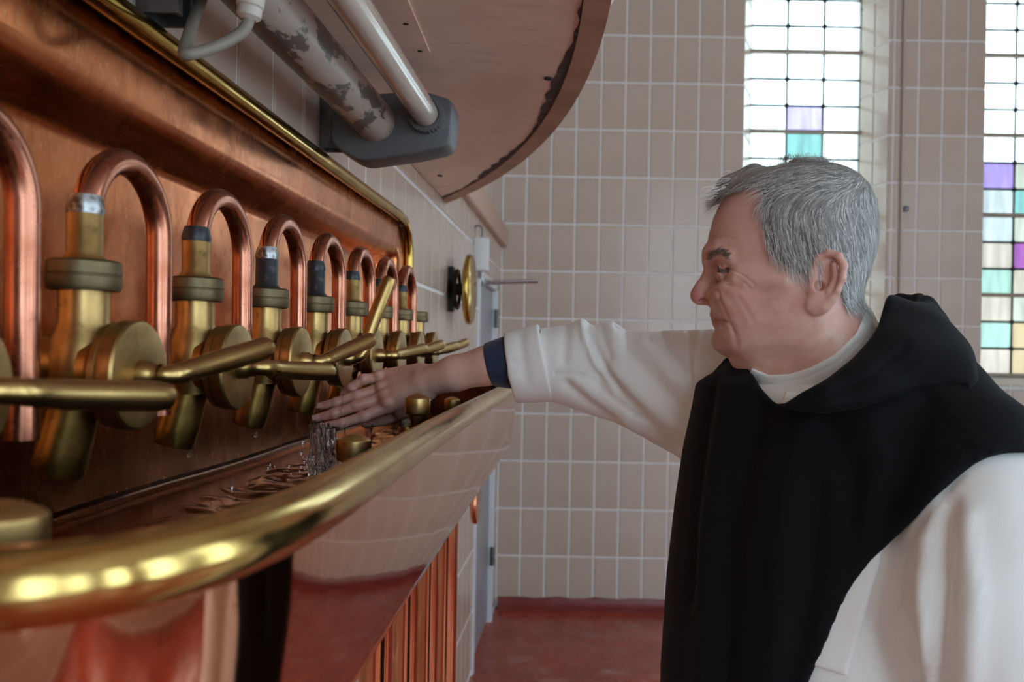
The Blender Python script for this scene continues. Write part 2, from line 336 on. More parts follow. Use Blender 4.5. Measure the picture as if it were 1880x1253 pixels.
# stained windows in the far wall
LAY = {2: {(4, 1): 'rose', (5, 1): 'green', (2, 2): 'clear'},
       }
W1 = {(5, 1): 'rose', (6, 1): 'green', (8, 0): 'green', (9, 2): 'peach', (10, 1): 'magenta', (10, 0): 'peach', (11, 0): 'mint', (12, 1): 'peach'}
W2 = {(7, 0): 'violet', (7, 1): 'cream', (8, 0): 'pale', (8, 1): 'green', (9, 0): 'pale', (9, 1): 'cream', (10, 0): 'peach', (10, 1): 'magenta', (11, 0): 'mint', (11, 1): 'peach',
      (12, 0): 'peach', (12, 1): 'cream', (13, 0): 'mint', (13, 1): 'orange', (14, 0): 'peach', (14, 1): 'orange', (15, 0): 'cream', (15, 1): 'violet',
      (8, 2): 'cream', (10, 2): 'mint', (12, 2): 'rose', (14, 2): 'mint'}
ROWH, ZB = .1735, CZ+1.985
for n, ((x0, x1), lay) in enumerate(zip(WIN, (W1, W2))):
    xl, xr = x0+SP, x1-SP; yg = FY+RD; pw = (xr-xl)/3
    fr = MB(); fr.box((xl-.02, yg-.01, WZ0), (xl+.004, yg+.03, WZ1)); fr.box((xr-.004, yg-.01, WZ0), (xr+.02, yg+.03, WZ1))
    wn = fr.build(f'window_{n+1}', M['lead'], smooth=False); tag(wn, kind='structure')
    tops = [ZB + ROWH*3 - k*ROWH for k in range(0, 16)]     # row k runs from tops[k] down
    for k in range(16):
        zt, zb = min(tops[k], WZ1), tops[k]-ROWH
        if zt <= zb+.01: continue
        for c in range(3):
            kind = lay.get((k, c), 'clear' if k < 7 or n == 0 else ['cream', 'pale', 'peach'][(k*5+c) % 3])
            MB().box((xl+c*pw, yg+.006, zb), (xl+(c+1)*pw, yg+.010, zt)).build('pane', GL[kind], wn, smooth=False)
        if (k+1) % 3 == 0 and k < 15:
            MB().box((xl-.03, yg-.03, zb-.011), (xr+.03, yg+.004, zb+.013)).build('saddle_bar', M['stone_bar'], wn, bevel=.004)
        else:
            MB().tube([(xl, yg, zb), (xr, yg, zb)], .0075, 8).build('lead_came', M['lead'], wn)
    for c in (1, 2):
        lc = MB().tube([(xl+c*pw, yg, WZ0+.05), (xl+c*pw, yg, WZ1)], .0075, 8)
        for k in range(15):                                  # solder knots at the crossings
            if tops[k]-ROWH < WZ1-.03: lc.lathe([(0, -.006), (.017, -.004), (.017, .004), (0, .006)], (xl+c*pw, yg, tops[k]-ROWH), (0, 1, 0), 8)
        lc.build('lead_came', M['lead'], wn)
    # sloping white sill
    s = MB().add([(x0, FY-.012, WZ0-.012), (x1, FY-.012, WZ0-.012), (xr, yg+.01, CZ-.105), (xl, yg+.01, CZ-.105),
                  (x0, FY-.012, WZ0-.03), (x1, FY-.012, WZ0-.03), (xr, yg+.01, WZ0-.03), (xl, yg+.01, WZ0-.03)],
                 [(0,1,2,3),(7,6,5,4),(0,4,5,1),(1,5,6,2),(2,6,7,3),(3,7,4,0)]).build('sill', M['sill'], wn, smooth=False)
    portal('sky_portal', ((xl+xr)/2, yg+.06, (CZ-.1+WZ1)/2), (-PI/2, 0, 0), xr-xl, WZ1-CZ+.1)
# red cove along the foot of the far wall
b = MB(); prof = [(0, .068), (-.010, .068), (-.014, .05), (-.020, .03), (-.035, .012), (-.06, .003), (-.06, 0), (0, 0)]
n = 60; vs = []
for i in range(n+1):
    x = WX+.02 + (RX-WX-.02)*i/n; wv = .006*math.sin(i*1.7)+.004*math.sin(i*4.1)
    vs += [(x, FY-.007+p[0], p[1]*(1+wv*12 if p[1] > .04 else 1)) for p in prof]
k = len(prof)
b.add(vs, [(i*k+j, (i+1)*k+j, (i+1)*k+(j+1) % k, i*k+(j+1) % k) for i in range(n) for j in range(k)])
tag(b.build('baseboard_far', M['red_cove']), kind='structure')
# conduit strip up the far wall between the windows
u = P(1657, 300, FY-.02)
c = empty('conduit', (u.x, FY-.02, 0)); tag(c, 'thin white conduit running up the tiled pier between the two windows', 'conduit')
MB().tube([(u.x, FY-.017, .07), (u.x, FY-.017, TOPZ)], .0095, 10).build('pipe', M['cream_plastic'], c)
q = P(1661, 383, FY); MB().box((q.x-.014, FY-.034, q.z-.02), (q.x+.014, FY-.004, q.z+.01)).build('clip', M['galv'], c, bevel=.004)
# door in the left wall
d = MB()
for y0, y1, z0, z1 in ((DO[0], DO[0]+.05, 0, DO[3]), (DO[1]-.05, DO[1], 0, DO[3]), (DO[0], DO[1], DO[3]-.05, DO[3])): d.box((WX-.14, y0, z0), (WX+.012, y1, z1))
door = d.build('door_1', M['door_frame'], smooth=False, bevel=.004); tag(door, kind='structure')
lf = MB().box((WX-.06, DO[0]+.052, .01), (WX-.015, DO[1]-.052, DO[3]-.052)).build('door_leaf', M['door'], door, bevel=.004)
for z in (CZ+.19, CZ-1.2):
    MB().lathe([(0, -.055), (.013, -.053), (.013, .053), (0, .055)], (WX+.012, DO[1]-.058, z), (0, 0, 1), 12).build('hinge', M['galv'], lf)
hy = 4.42; hz = CZ+.352
MB().box((WX-.016, hy-.028, hz-.14), (WX-.004, hy+.03, hz-.02)).build('lock_plate', M['chrome'], lf, bevel=.004)
MB().box((WX-.02, hy-.035, hz-.02), (WX+.02, hy+.035, hz+.012)).tube([(WX-.01, hy, hz-.004), (WX+.285, hy+.02, hz+.010)], .0095, 12).tube([(WX-.01, hy+.05, hz-.01), (WX+.285, hy+.02, hz+.004)], .006, 10).build('door_closer_arm', M['chrome'], lf)
# beam over the door
bm_ = MB().box((WX-.01, 3.45, CZ+.643), (WX+.038, FY-.008, CZ+.768)).build('lintel_beam', M['pink_paint'], bevel=.012, seg=3)
tag(bm_, 'pinkish brown rounded beam on the left wall above the door', 'beam')
# ------------------------------------------------------------------ round plywood platform overhead
PC, PR, PZ = Vector((-4.13, 1.15, CZ+.55)), 4.165, .36
hood = empty('round_platform', (WX, 1.2, PZ+CZ)); tag(hood, 'round stained plywood platform jutting from the left wall overhead', 'platform')
def arc(r, x_wall, g=.007):
    x_wall += g
    a1 = math.acos(min(1, (x_wall-PC.x)/r)); return [(PC.x+r*math.cos(t), PC.y+r*math.sin(t)) for t in np.linspace(-a1, a1, 90)]
def slab(pts, z0, z1, mb=None):
    b = mb or MB(); n = len(pts)
    b.add([(x, y, z0) for x, y in pts] + [(x, y, z1) for x, y in pts],
          [tuple(range(n))] + [tuple(range(2*n-1, n-1, -1))] + [(i, (i+1) % n, n+(i+1) % n, n+i) for i in range(n)])
    return b
slab(arc(PR-.045, WX), PC.z, PC.z+.05).build('soffit_board', M['ply'], hood, sharp=30)
# small inset board with its own edges
ip = [P(690, -40, 1), P(728, -60, 1), P(790, 95, 1), P(738, 95, 1)]
def on_soffit(px, py, dz=0):
    r = P(px, py, 1) - Vector((0, 0, CZ)); k = (PC.z-dz-CZ)/r.z; return Vector((r.x*k, r.y*k, CZ+r.z*k))
pts = [on_soffit(*q) for q in ((620, -90), (712, -90), (790, 95), (735, 96))]
slab([(q.x, q.y) for q in pts], PC.z-.003, PC.z+.01).build('patch_board', M['ply'], hood, sharp=30)
ed = MB(); po, pi = arc(PR, WX), arc(PR-.043, WX); n = len(po)
zz = (PC.z-.004, PC.z+.055)
ed.add([(x, y, z) for z in zz for x, y in po] + [(x, y, z) for z in zz for x, y in pi],
       [(i, i+1, n+i+1, n+i) for i in range(n-1)] + [(2*n+i, 3*n+i, 3*n+i+1, 2*n+i+1) for i in range(n-1)] +
       [(i, 2*n+i, 2*n+i+1, i+1) for i in range(n-1)] + [(n+i, n+i+1, 3*n+i+1, 3*n+i) for i in range(n-1)])
ed.build('edge_board', M['ply_edge'], hood, sharp=30)
gr = MB(); gi, go = arc(PR-.060, WX), arc(PR-.0425, WX)
vs = []; 
for i in range(n):
    t = rng.uniform(0, 1); vs += [(gi[i][0]+(.012*t if i % 2 else 0)+.010*math.cos(i*.37), gi[i][1], PC.z-.0012), (go[i][0], go[i][1], PC.z-.0012), (gi[i][0]+.012*t+.010*math.cos(i*.37), gi[i][1], PC.z+.004), (go[i][0], go[i][1], PC.z+.004)]
gr.add(vs, [(4*i, 4*i+1, 4*i+5, 4*i+4) for i in range(n-1)] + [(4*i, 4*i+4, 4*i+6, 4*i+2) for i in range(n-1)])
gr.build('grime_seam', M['grime'], hood)
fa = MB(); f0, f1 = arc(PR-.004, WX), arc(PR+.10, WX)
fa.add([(x, y, PC.z+.055) for x, y in f0] + [(x, y, PC.z+.26) for x, y in f1] + [(max(x-.02, WX+.007), y, PC.z+.055) for x, y in f0] + [(max(x-.02, WX+.007), y, PC.z+.26) for x, y in f1],
       [(i, i+1, n+i+1, n+i) for i in range(n-1)] + [(2*n+i, 3*n+i, 3*n+i+1, 2*n+i+1) for i in range(n-1)] + [(n+i, n+i+1, 3*n+i+1, 3*n+i) for i in range(n-1)])
fa.build('fascia', M['pink_paint'], hood)
for px, py in ((745, 41), (771, 91), (1006, 143), (962, 267), (891, 332), (808, 322)):
    q = on_soffit(px, py); r = .0075 if px > 800 else .005
    MB().lathe([(0, -.004), (r, -.0036), (r*1.1, 0), (r, .006), (0, .006)], (q.x, q.y, q.z), (0, 0, 1), 12).build('screw', M['screw'], hood)
# ------------------------------------------------------------------ fluorescent fitting under it
tx, tz, bx, bz, ye, y0 = -.312, CZ+.448, -.412, CZ+.437, 1.70, .30
lf_ = empty('twin_tube_lamp', (tx, ye, tz)); tag(lf_, 'unlit cream tube lamp with a flaking grey ballast pipe hung below the plywood platform', 'lamp')
MB().tube([(tx, y0, tz), (tx, ye-.005, tz)], .0245, 28).build('lamp_tube', M['lamp_tube'], lf_)
MB().tube([(bx, y0, bz), (bx, ye-.03, bz)], .039, 32).build('ballast_pipe', M['flaky'], lf_)
def rr(pts, r, seg=6):
    out = []; n = len(pts)
    for i in range(n):
        p, a, c = np.array(pts[i]), np.array(pts[i-1]), np.array(pts[(i+1) % n])
        d0 = (a-p)/np.linalg.norm(a-p); d1 = (c-p)/np.linalg.norm(c-p)
        for t in np.linspace(0, 1, seg): out.append(tuple((1-t)**2*(p+d0*r)+2*t*(1-t)*p+t*t*(p+d1*r)))
    return out
plate = rr([(bx-.085, bz-.045), (bx-.03, bz-.078), (tx-.02, tz-.072), (tx+.045, tz-.056), (tx+.052, tz+.032), (tx-.01, tz+.05), (bx-.03, bz+.05), (bx-.085, bz+.03)], .02)
b = MB(); n = len(plate)
b.add([(x, ye-.03, z) for x, z in plate] + [(x, ye+.05, z) for x, z in plate], [tuple(range(n)), tuple(range(2*n-1, n-1, -1))] + [(i, (i+1) % n, n+(i+1) % n, n+i) for i in range(n)])
eb = b.build('end_bracket', M['grey_plastic'], lf_, bevel=.006, seg=3)
b = MB()
for k in range(28):
    a = 2*PI*k/28; b.tube([(tx+.031*math.cos(a), ye-.052, tz+.031*math.sin(a)), (tx+.031*math.cos(a), ye-.028, tz+.031*math.sin(a))], .0042, 6)
b.lathe([(.0255, -.02), (.0315, -.02), (.0315, 0), (.0255, 0)], (tx, ye-.03, tz), (0, 1, 0), 32)
b.build('screw_ring', M['grey_plastic'], eb)
def strut(yc, z0, w_=.044):
    """C-shaped strut standing on the wall, its cut lower end in view"""
    t = .005; x0, x1 = WX+.006, WX+.006+w_; y0, y1 = yc-w_/2, yc+w_/2; g_ = w_*.27
    pr = rr([(x0, y0), (x1, y0), (x1, y0+g_), (x1-t, y0+g_), (x1-t, y0+t), (x0+t, y0+t), (x0+t, y1-t), (x1-t, y1-t), (x1-t, y1-g_), (x1, y1-g_), (x1, y1), (x0, y1)], .0024, 3)
    b = MB(); k = len(pr); z1 = CZ+.548
    b.add([(x, y, z) for z in (z0, z1) for x, y in pr], [tuple(range(k)), tuple(range(2*k-1, k-1, -1))] + [(j, (j+1) % k, k+(j+1) % k, k+j) for j in range(k)])
    b.build('wall_strut', M['galv'], lf_, sharp=30)
strut(1.725, CZ+.392); strut(1.03, CZ+.384, .05)
for bb in (((WX+.03, 1.00, CZ+.425), (bx, 1.06, CZ+.45)), ((WX+.03, 1.70, CZ+.40), (bx-.05, 1.74, CZ+.44))): MB().box(*bb).build('bracket_arm', M['grey_plastic'], lf_, bevel=.004)
# cable gland and its looped cable
g0 = P(466, -42, 1.0); g1 = P(456, 36, 1.0)
gl = MB().lathe([(0, -.03), (.0135, -.03), (.0135, .018), (.0155, .019), (.0155, .034), (.0138, .036), (.0138, .046), (.009, .050), (0, .050)], g0, g1-g0, 24).build('cable_gland', M['cream_plastic'], lf_)
cp = [P(460, 20, 1.0), P(450, 52, .995), P(425, 72, .985), P(385, 90, .97), P(346, 100, .955), P(338, 96, .965), P(346, 66, 1.0), P(362, 20, 1.05), P(384, -40, 1.1)]
MB().tube([Vector(q) for q in crom(cp, 8)], .0068, 14).build('cable', M['cable'], lf_)
# ------------------------------------------------------------------ copper trough
tr = empty('copper_trough', (-.35, 1.5, 0)); tag(tr, 'long copper trough with a brass rim, fixed to the tiled wall under the taps', 'trough')
RZ = CZ-.098
rim = crom([(-.60, .335), (-.42, .335), (-.30, .335), (-.243, .342), (-.205, .362), (-.182, .400), (-.170, .450), (-.165, .53), (-.168, .7), (-.1795, 1.16), (-.189, 1.8), (-.196, 2.3), (-.198, 2.52), (-.212, 2.63), (-.25, 2.71), (-.32, 2.745), (-.45, 2.75), (WX, 2.75)], 10)
MB().tube([(x, y, RZ) for x, y in rim], .0172, 24).build('rim', M['brass_rim'], tr)
def off(path, d):
    out = []; m = len(path)
    for i in range(m):
        a, c = np.array(path[max(i-1, 0)]), np.array(path[min(i+1, m-1)]); t = (c-a)/np.linalg.norm(c-a)
        out.append((path[i][0]-t[1]*d, path[i][1]+t[0]*d))          # to the left of the path: towards the wall side
    return out
prof = [(.000, -.008), (.001, -.05), (.003, -.09), (.007, -.13), (.012, -.16), (.019, -.182), (.031, -.198), (.048, -.206), (.075, -.208)]
b = MB(); rows = [off(rim, d) for d, _ in prof]; m = len(rim)
for r, (_, z) in zip(rows, prof): b.v += [(x, y, RZ+z) for x, y in r]
for i in range(len(prof)-1):
    for j in range(m-1): b.f.append((i*m+j, i*m+j+1, (i+1)*m+j+1, (i+1)*m+j))
b.f.append(tuple((len(prof)-1)*m + j for j in range(m)))
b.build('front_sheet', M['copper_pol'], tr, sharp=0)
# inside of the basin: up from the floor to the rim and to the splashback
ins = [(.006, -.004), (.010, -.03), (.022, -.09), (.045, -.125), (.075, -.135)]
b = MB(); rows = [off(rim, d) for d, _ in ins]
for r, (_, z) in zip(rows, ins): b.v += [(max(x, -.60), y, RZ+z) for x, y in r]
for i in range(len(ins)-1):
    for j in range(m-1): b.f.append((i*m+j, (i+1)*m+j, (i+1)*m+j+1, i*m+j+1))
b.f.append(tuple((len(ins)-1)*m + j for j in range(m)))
b.build('basin', M['copper_wet_shaded'], tr, sharp=0)
# splashback: flange, cove and recessed back, swept round its far top corner
X0 = -.524
out = [(.30, CZ+.352)] + [(y, CZ+.352) for y in np.linspace(.5, 2.40, 20)] + [(2.40+.105*math.sin(t), CZ+.247+.105*math.cos(t)) for t in np.linspace(.1, PI/2, 12)] + [(2.505, z) for z in np.linspace(CZ+.2, CZ-.215, 12)]
cs = [(-.004, -.012), (0, 0), (.034, .0005), (.066, 0), (.074, -.0015), (.086, -.008), (.098, -.022), (.106, -.037), (.112, -.047), (.120, -.0535), (.130, -.0555)]
b = MB(); m = len(out)
def inner(d):
    res = []
    for i in range(m):
        a, c = np.array(out[max(i-1, 0)]), np.array(out[min(i+1, m-1)]); t = (c-a)/np.linalg.norm(c-a)
        res.append((out[i][0]+t[1]*d, out[i][1]-t[0]*d))
    # keep the rounded corner from folding on itself
    return [(y, z) for y, z in res]
for d, dx in cs: b.v += [(X0+dx, y, z) for y, z in inner(d)]
for i in range(len(cs)-1):
    for j in range(m-1): b.f.append((i*m+j, i*m+j+1, (i+1)*m+j+1, (i+1)*m+j))
xb = X0-.0555
last = (len(cs)-1)*m
b.f.append(tuple(last + j for j in range(m)) + (len(b.v),)); b.v.append((xb, .30, CZ-.215))
sb = b.build('splashback', M['copper'], tr, sharp=0)
# rounded ledge where the back runs out into the basin
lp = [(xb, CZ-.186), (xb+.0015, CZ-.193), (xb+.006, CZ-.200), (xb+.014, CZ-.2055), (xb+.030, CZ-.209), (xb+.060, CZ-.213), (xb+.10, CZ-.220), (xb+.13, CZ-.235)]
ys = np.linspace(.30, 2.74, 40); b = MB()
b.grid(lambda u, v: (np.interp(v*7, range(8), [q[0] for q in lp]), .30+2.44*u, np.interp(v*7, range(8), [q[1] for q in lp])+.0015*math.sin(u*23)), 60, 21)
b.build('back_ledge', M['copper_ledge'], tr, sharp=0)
rail = crom([(.30, CZ+.364)] + [(y, CZ+.364) for y in (.8, 1.4, 2.0, 2.38)] + [(2.47, CZ+.345), (2.513, CZ+.29), (2.52, CZ+.2), (2.52, CZ), (2.52, CZ-.2)], 8)
MB().tube([(WX+.017, y, z) for y, z in rail], .0150, 20).build('splashback_rail', M['brass_rail'], tr)
# pipes under the trough
for k, (y, x, r) in enumerate(((1.50, -.352, .028), (1.77, -.357, .0255), (2.02, -.357, .026), (2.34, -.368, .035))):
    o = MB().lathe([(r, 0), (r, .02), (r, CZ-.305)], (x, y, 0), (0, 0, 1), 32).lathe([(r, 0), (r+.012, 0), (r+.012, .012), (r, .014)], (x, y, .0), (0, 0, 1), 32).build('down_pipe', M['copper_pipe'], tr)
# plugs standing in the basin
for (px, py, dep, rad, lab) in ((4, 945, .425, .0202, 'short brass plug knob nearest the camera at the left edge of the trough'),
                           (650, 808, 1.035, .0202, 'brass plug knob beside the falling water in the trough'),
                           (767, 731, 1.345, .0195, 'brass plug knob below the wrist in the trough'),
                           (830, 734, 2.28, .020, 'small dark brass plug knob farthest along the trough near the cuff')):
    q = P(px, py, dep); p = empty('brass_plug', (q.x, q.y, RZ-.135)); tag(p, lab, 'plug', 'brass plugs standing in the trough')
    h = q.z + rad*.35
    r = rad
    MB().lathe([(0, h), (r*.2, h-.0003), (r*.5, h-.002), (r*.8, h-.0048), (r*.93, h-.0065), (r*.985, h-.0078), (r, h-.0095), (r, h-.0285), (r*.97, h-.031), (r*.6, h-.0345), (0, h-.0345)], (q.x, q.y, 0), (0, 0, 1), 36).build('cap', M['brass_plug'], p, sharp=24)
    MB().lathe([(0, h-.034), (r*.66, h-.034), (r*.62, h-.039), (r*.52, h-.043), (r*.50, RZ-.12), (r*.8, RZ-.134), (0, RZ-.1345)], (q.x, q.y, 0), (0, 0, 1), 28).build('stem', M['brass'], p)
# ------------------------------------------------------------------ taps
VX = -.42
def ln(pts, r, **k): return MB().tube([Vector(p) for p in crom(pts, 6)], r, 18)
def tap(k, Y, ang, lab, dark=False, arch=True):
    zb = CZ + .0035*(k-1)
    o = empty('brass_tap', (VX, Y, zb)); tag(o, lab, 'tap', 'brass taps along the copper trough')
    L = dict(local=True)
    # body: neck, swelling and the branch into the splashback
    MB().lathe([(.0195, .052), (.0195, .02), (.021, .012), (.0245, .002), (.027, -.012), (.0265, -.03), (.023, -.045), (.0215, -.055)], (0,0,0), (0,0,1), 32).lathe([(.023, 0), (.0225, -.03), (.021, -.06), (.021, -.11), (.034, -.112), (.034, -.122), (0, -.122)], (0, 0, -.018), (1,0,0), 28).lathe([(.0205, .0), (.030, .004), (.031, .012), (.0265, .015), (.0265, .023)], (0.006, 0, -.024), (1,0,0), 36).build('body', M['brass'], o, **L)
    MB().lathe([(.019, .060), (.0245, .060), (.0245, .054), (.0225, .0525), (.021, .050)], (0,0,-.004), (0,0,1), 36).lathe([(.016, .074), (.0262, .0735), (.0282, .0715), (.0286, .062), (.0280, .0612), (.0280, .0604), (.0286, .0596), (.0286, .052), (.0270, .0485), (.022, .048)], (0,0,-.004), (0,0,1), 40).build('nut', M['brass_dull'], o, sharp=30, **L)
    if arch:
        f = MB().lathe([(.0195, .066), (.0175, .071), (.0140, .075), (.0140, .109), (.0125, .112), (.011, .112)], (0,0,0), (0,0,1), 32).build('ferrule', M['dark'] if dark else M['brass'], o, sharp=50, **L)
        if dark: f['label'] = 'blackened ferrule'
        MB().lathe([(.0140, .108), (.0148, .112), (.0136, .118), (.0121, .124)], (0,0,0), (0,0,1), 28).build('solder_joint', M['solder'] if k in (1, 3) else M['dark'], o, **L)
        R = .0635; zc = .101
        pts = [(0,0,.095), (0,0,zc)] + [(0, R-R*math.cos(t), zc+R*1.0*math.sin(t)) for t in np.linspace(.08, PI, 30)] + [(0, 2*R+.0005*i, zc-.17*i/6) for i in range(1, 7)]
        MB().tube(pts, .0118, 22).build('gooseneck', M['copper_tube'], o, **L)
    # cover: flange ring, groove, plate
    MB().lathe([(.020, .004), (.0415, .004), (.0440, .0055), (.0440, .0105), (.0425, .0118), (.0425, .0128), (.0455, .0135), (.0460, .0150), (.0460, .0245), (.0445, .0268), (.0425, .0272), (.013, .0272), (.0125, .0245), (0, .0245)], (.022, 0, -.0255), (1,0,0), 64).build('cover_disc', M['brass'], o, sharp=30, **L)
    # spout leaning back to the wall
    d = Vector((-.22, -.04, -1)).normalized()
    MB().lathe([(.021, -.01), (.0205, .02), (.0212, .05), (.0208, .066), (.0195, .070), (.0165, .070), (.016, .04), (0, .04)], (-.004, 0, -.042), d, 36).build('spout', M['brass_spout'], o, sharp=35, **L)
    # lever, pivoting on the cover
    lvp = chaikin([(.006,0,0), (.026,.002,0), (.031,.042,0), (.055,.1255,.004), (.0566,.131,.0042), (.0574,.134,.0042), (.0578,.1355,.0042)])
    lv = MB().lathe([(.0125, -.006), (.0125, .008), (.0105, .010), (.0098, .016)], (0,0,0), (1,0,0), 24)
    lv.tube([Vector(p) for p in lvp], [float(np.interp(p[1], [0, .02, .045, .08, .125, .1315, .134, .1355], [.0082, .0090, .0100, .0110, .0112, .0104, .0080, .003])) for p in lvp], 20)
    l = lv.build('lever', M['brass_lever'], o, sharp=50, **L); l.location = (.0492, 0, -.0255); l.rotation_euler = (math.radians(ang), 0, 0)
    return o
ords = ['nearest', 'second', 'third', 'fourth', 'fifth', 'sixth', 'seventh', 'eighth']
labs = ['nearest brass tap, cut by the left edge, only its lever and copper bend in view',
        'large brass tap whose tin-soldered copper bend rises highest, beside the left edge plug',
        'brass tap with clean ferrule, its lever end touching the next tap, dripping',
        'brass tap with blackened ferrule and silvery solder, left of the fingertips',
        'brass tap with its lever swung upright and a scorched black ferrule, at the knuckles',
        'brass tap behind the upright lever, just over the back of the hand',
        'brass tap behind the hand, second last with a copper bend',
        'farthest brass tap with a copper bend, by the rail at the splashback end']
angs = [-6, 9, -5, 12, 72, 4, 7, 5]
for k in range(8):
    tap(k, .521+.2075*k, angs[k], labs[k], dark=k in (3, 4))
tap(8, .521+.2075*8-.02, 8, 'last small brass tap without a copper bend at the far end of the trough', arch=False)
# ------------------------------------------------------------------ water
M['water'] = mat('water', (1, 1, 1), .02, **{'Transmission Weight': 1., 'IOR': 1.33})
def wz(x, y):
    d = math.hypot((x+.43), (y-1.40)); r = .0035*math.exp(-d*5)*math.sin(d*95)
    return CZ-.212 + r + .0009*math.sin(x*61+y*23)+.0007*math.sin(x*37-y*71+1)+.0005*math.sin(y*130+x*50)
def in_basin(u, v):
    y = .36+2.35*u; xr = np.interp(y, [q[1] for q in rim[40:140]], [q[0] for q in rim[40:140]]) if False else -.205
    if y < .42: xr = -.26
    if y > 2.55: xr = -.24
    x = -.535+(xr+.535)*v; return (x, y, wz(x, y))
wt = MB().grid(in_basin, 420, 60).build('trough_water', M['water']); tag(wt, 'shallow rippled water lying in the copper trough', 'water', kind='stuff')
M['falling'] = mat('falling_water', (1, 1, 1), .02, **{'Transmission Weight': 1., 'IOR': 1.33})
def stream(px0, px1, py0, py1, Y, th, seed, nst=30):
    """many thin threads of falling water, joined"""
    b = MB(); r = np.random.default_rng(seed)
    for i in range(nst):
        t = (i+r.uniform(.1, .9))/nst; dY = r.normal(0, th*.5); top = py0+r.uniform(0, 10)+abs(t-.5)*6; rad = r.uniform(.0011, .0034)
        pts, rr_ = [], []
        for j in range(15):
            u = j/14; x = px0+(px1-px0)*(t*.92+.04*u+.02)+2.2*math.sin(u*5+i)+r.normal(0, .25)
            pts.append(P(x, top+(py1-top)*u, Y+dY+.002*math.sin(u*7+i*2))); rr_.append(rad*(.75+.5*r.random()))
        b.tube(pts, rr_, 8)
    for i in range(50):
        t = r.random(); u = r.random(); q = P(px0+(px1-px0)*t+r.normal(0, 2), py0+(py1-py0)*u**.6, Y+r.normal(0, th*.6)); k = r.uniform(.0006, .0022)
        b.lathe([(0, -k*1.6), (k*.8, -k*.6), (k, .2*k), (k*.6, k), (0, k*1.8)], q, (r.normal(0, .2), r.normal(0, .2), 1), 8)
    return b
ws = stream(568, 618, 772, 874, 1.405, .013, 1).build('water_stream', M['falling'], sharp=0); tag(ws, 'sheet of water falling from the fingertips into the trough', 'water')
ws = None
b = MB()
for px, py0, py1, Y, r in ((628, 712, 772, 1.398, .0010), (634, 774, 806, 1.395, .0012), (676, 782, 815, 1.45, .0022), (683, 780, 800, 1.45, .003), (725, 765, 800, 1.5, .0008), (702, 785, 830, 1.45, .0014), (427, 880, 905, 1.02, .0012)):
    a, c = P(px, py0, Y), P(px-1, py1, Y); b.tube([a, a.lerp(c, .3), a.lerp(c, .6), c], [r*.6, r, r*.7, r*.25], 8)
dr = np.random.default_rng(5)
for i in range(70):
    a = dr.uniform(0, 6.28); rad = abs(dr.normal(0, .045)); h = abs(dr.normal(0, .02)); q = Vector((-.43+rad*math.cos(a)*.8, 1.40+rad*math.sin(a), CZ-.200+h)); rr_ = dr.uniform(.0006, .0022)
    b.lathe([(0, -rr_), (rr_*.8, -rr_*.5), (rr_, 0), (rr_*.75, rr_*.6), (0, rr_*1.3)], q, (0, 0, 1), 7)
for px, py, Y in ((348, 836, .93), (470, 800, 1.15)):
    q = P(px, py, Y); b.lathe([(0, -.003), (.0022, -.002), (.0028, 0), (.0016, .003), (0, .006)], q, (0, 0, 1), 10)
sp = b.build('water_drops', M['falling']); tag(sp, 'drips and splashes around the hand and the falling water', 'water', kind='stuff')
# ------------------------------------------------------------------ things on the left wall
def porthole(px, py, Y, r, lab, m, stem):
    q = P(px, py, Y); o = empty('round_cover', (WX, q.y, q.z)); tag(o, lab, 'cover')
    MB().lathe([(0, .0), (r*.92, .0), (r*.985, .004), (r, .012), (r*.985, .020), (r*.95, .024), (0, .027)], (q.x-.012, q.y, q.z), (1,0,0), 56).build('disc', m, o)
    if stem:
        MB().lathe([(.045, .006), (.05, .012), (.026, .02), (.02, q.x-WX-.01)], (WX, q.y, q.z), (1,0,0), 24).box((WX+.004, q.y-.03, q.z-.085), (WX+.022, q.y+.03, q.z+.085)).lathe([(.075, .03), (.08, .036), (.075, .042), (.062, .042), (.058, .036), (.062, .03)], (WX, q.y, q.z), (1,0,0), 32).build('mount', M['black_iron'], o)
    else: MB().lathe([(.03, .006), (.032, .010), (.012, .014), (.012, q.x-WX-.008)], (WX, q.y, q.z), (1,0,0), 20).build('mount', m, o)
    return o
porthole(862, 532, 3.35, .136, 'round polished brass cover on a black mount, beside the white box on the left wall', M['brass_rail'], True)
porthole(873, 925, 3.62, .085, 'round brown copper cover low on the left wall behind the trough', M['copper_pipe'], False)
wb = empty('white_box', (WX, 4.1, CZ+.45)); tag(wb, 'small white junction box with a cable loop on the left wall by the door', 'box')
MB().box((WX+.004, 4.06, CZ+.372), (WX+.072, 4.11, CZ+.530)).build('housing', M['white_box'], wb, bevel=.006)
MB().box((WX+.012, 4.052, CZ+.378), (WX+.070, 4.062, CZ+.392)).build('lower_flap', M['white_box'], wb, bevel=.002)
MB().tube([Vector(p) for p in crom([(WX+.004, 4.075, CZ+.40), (WX+.004, 4.075, CZ+.56), (WX+.018, 4.075, CZ+.585), (WX+.036, 4.075, CZ+.578), (WX+.040, 4.075, CZ+.55), (WX+.034, 4.075, CZ+.525)], 8)], .0045, 10).build('cable', M['galv'], wb)
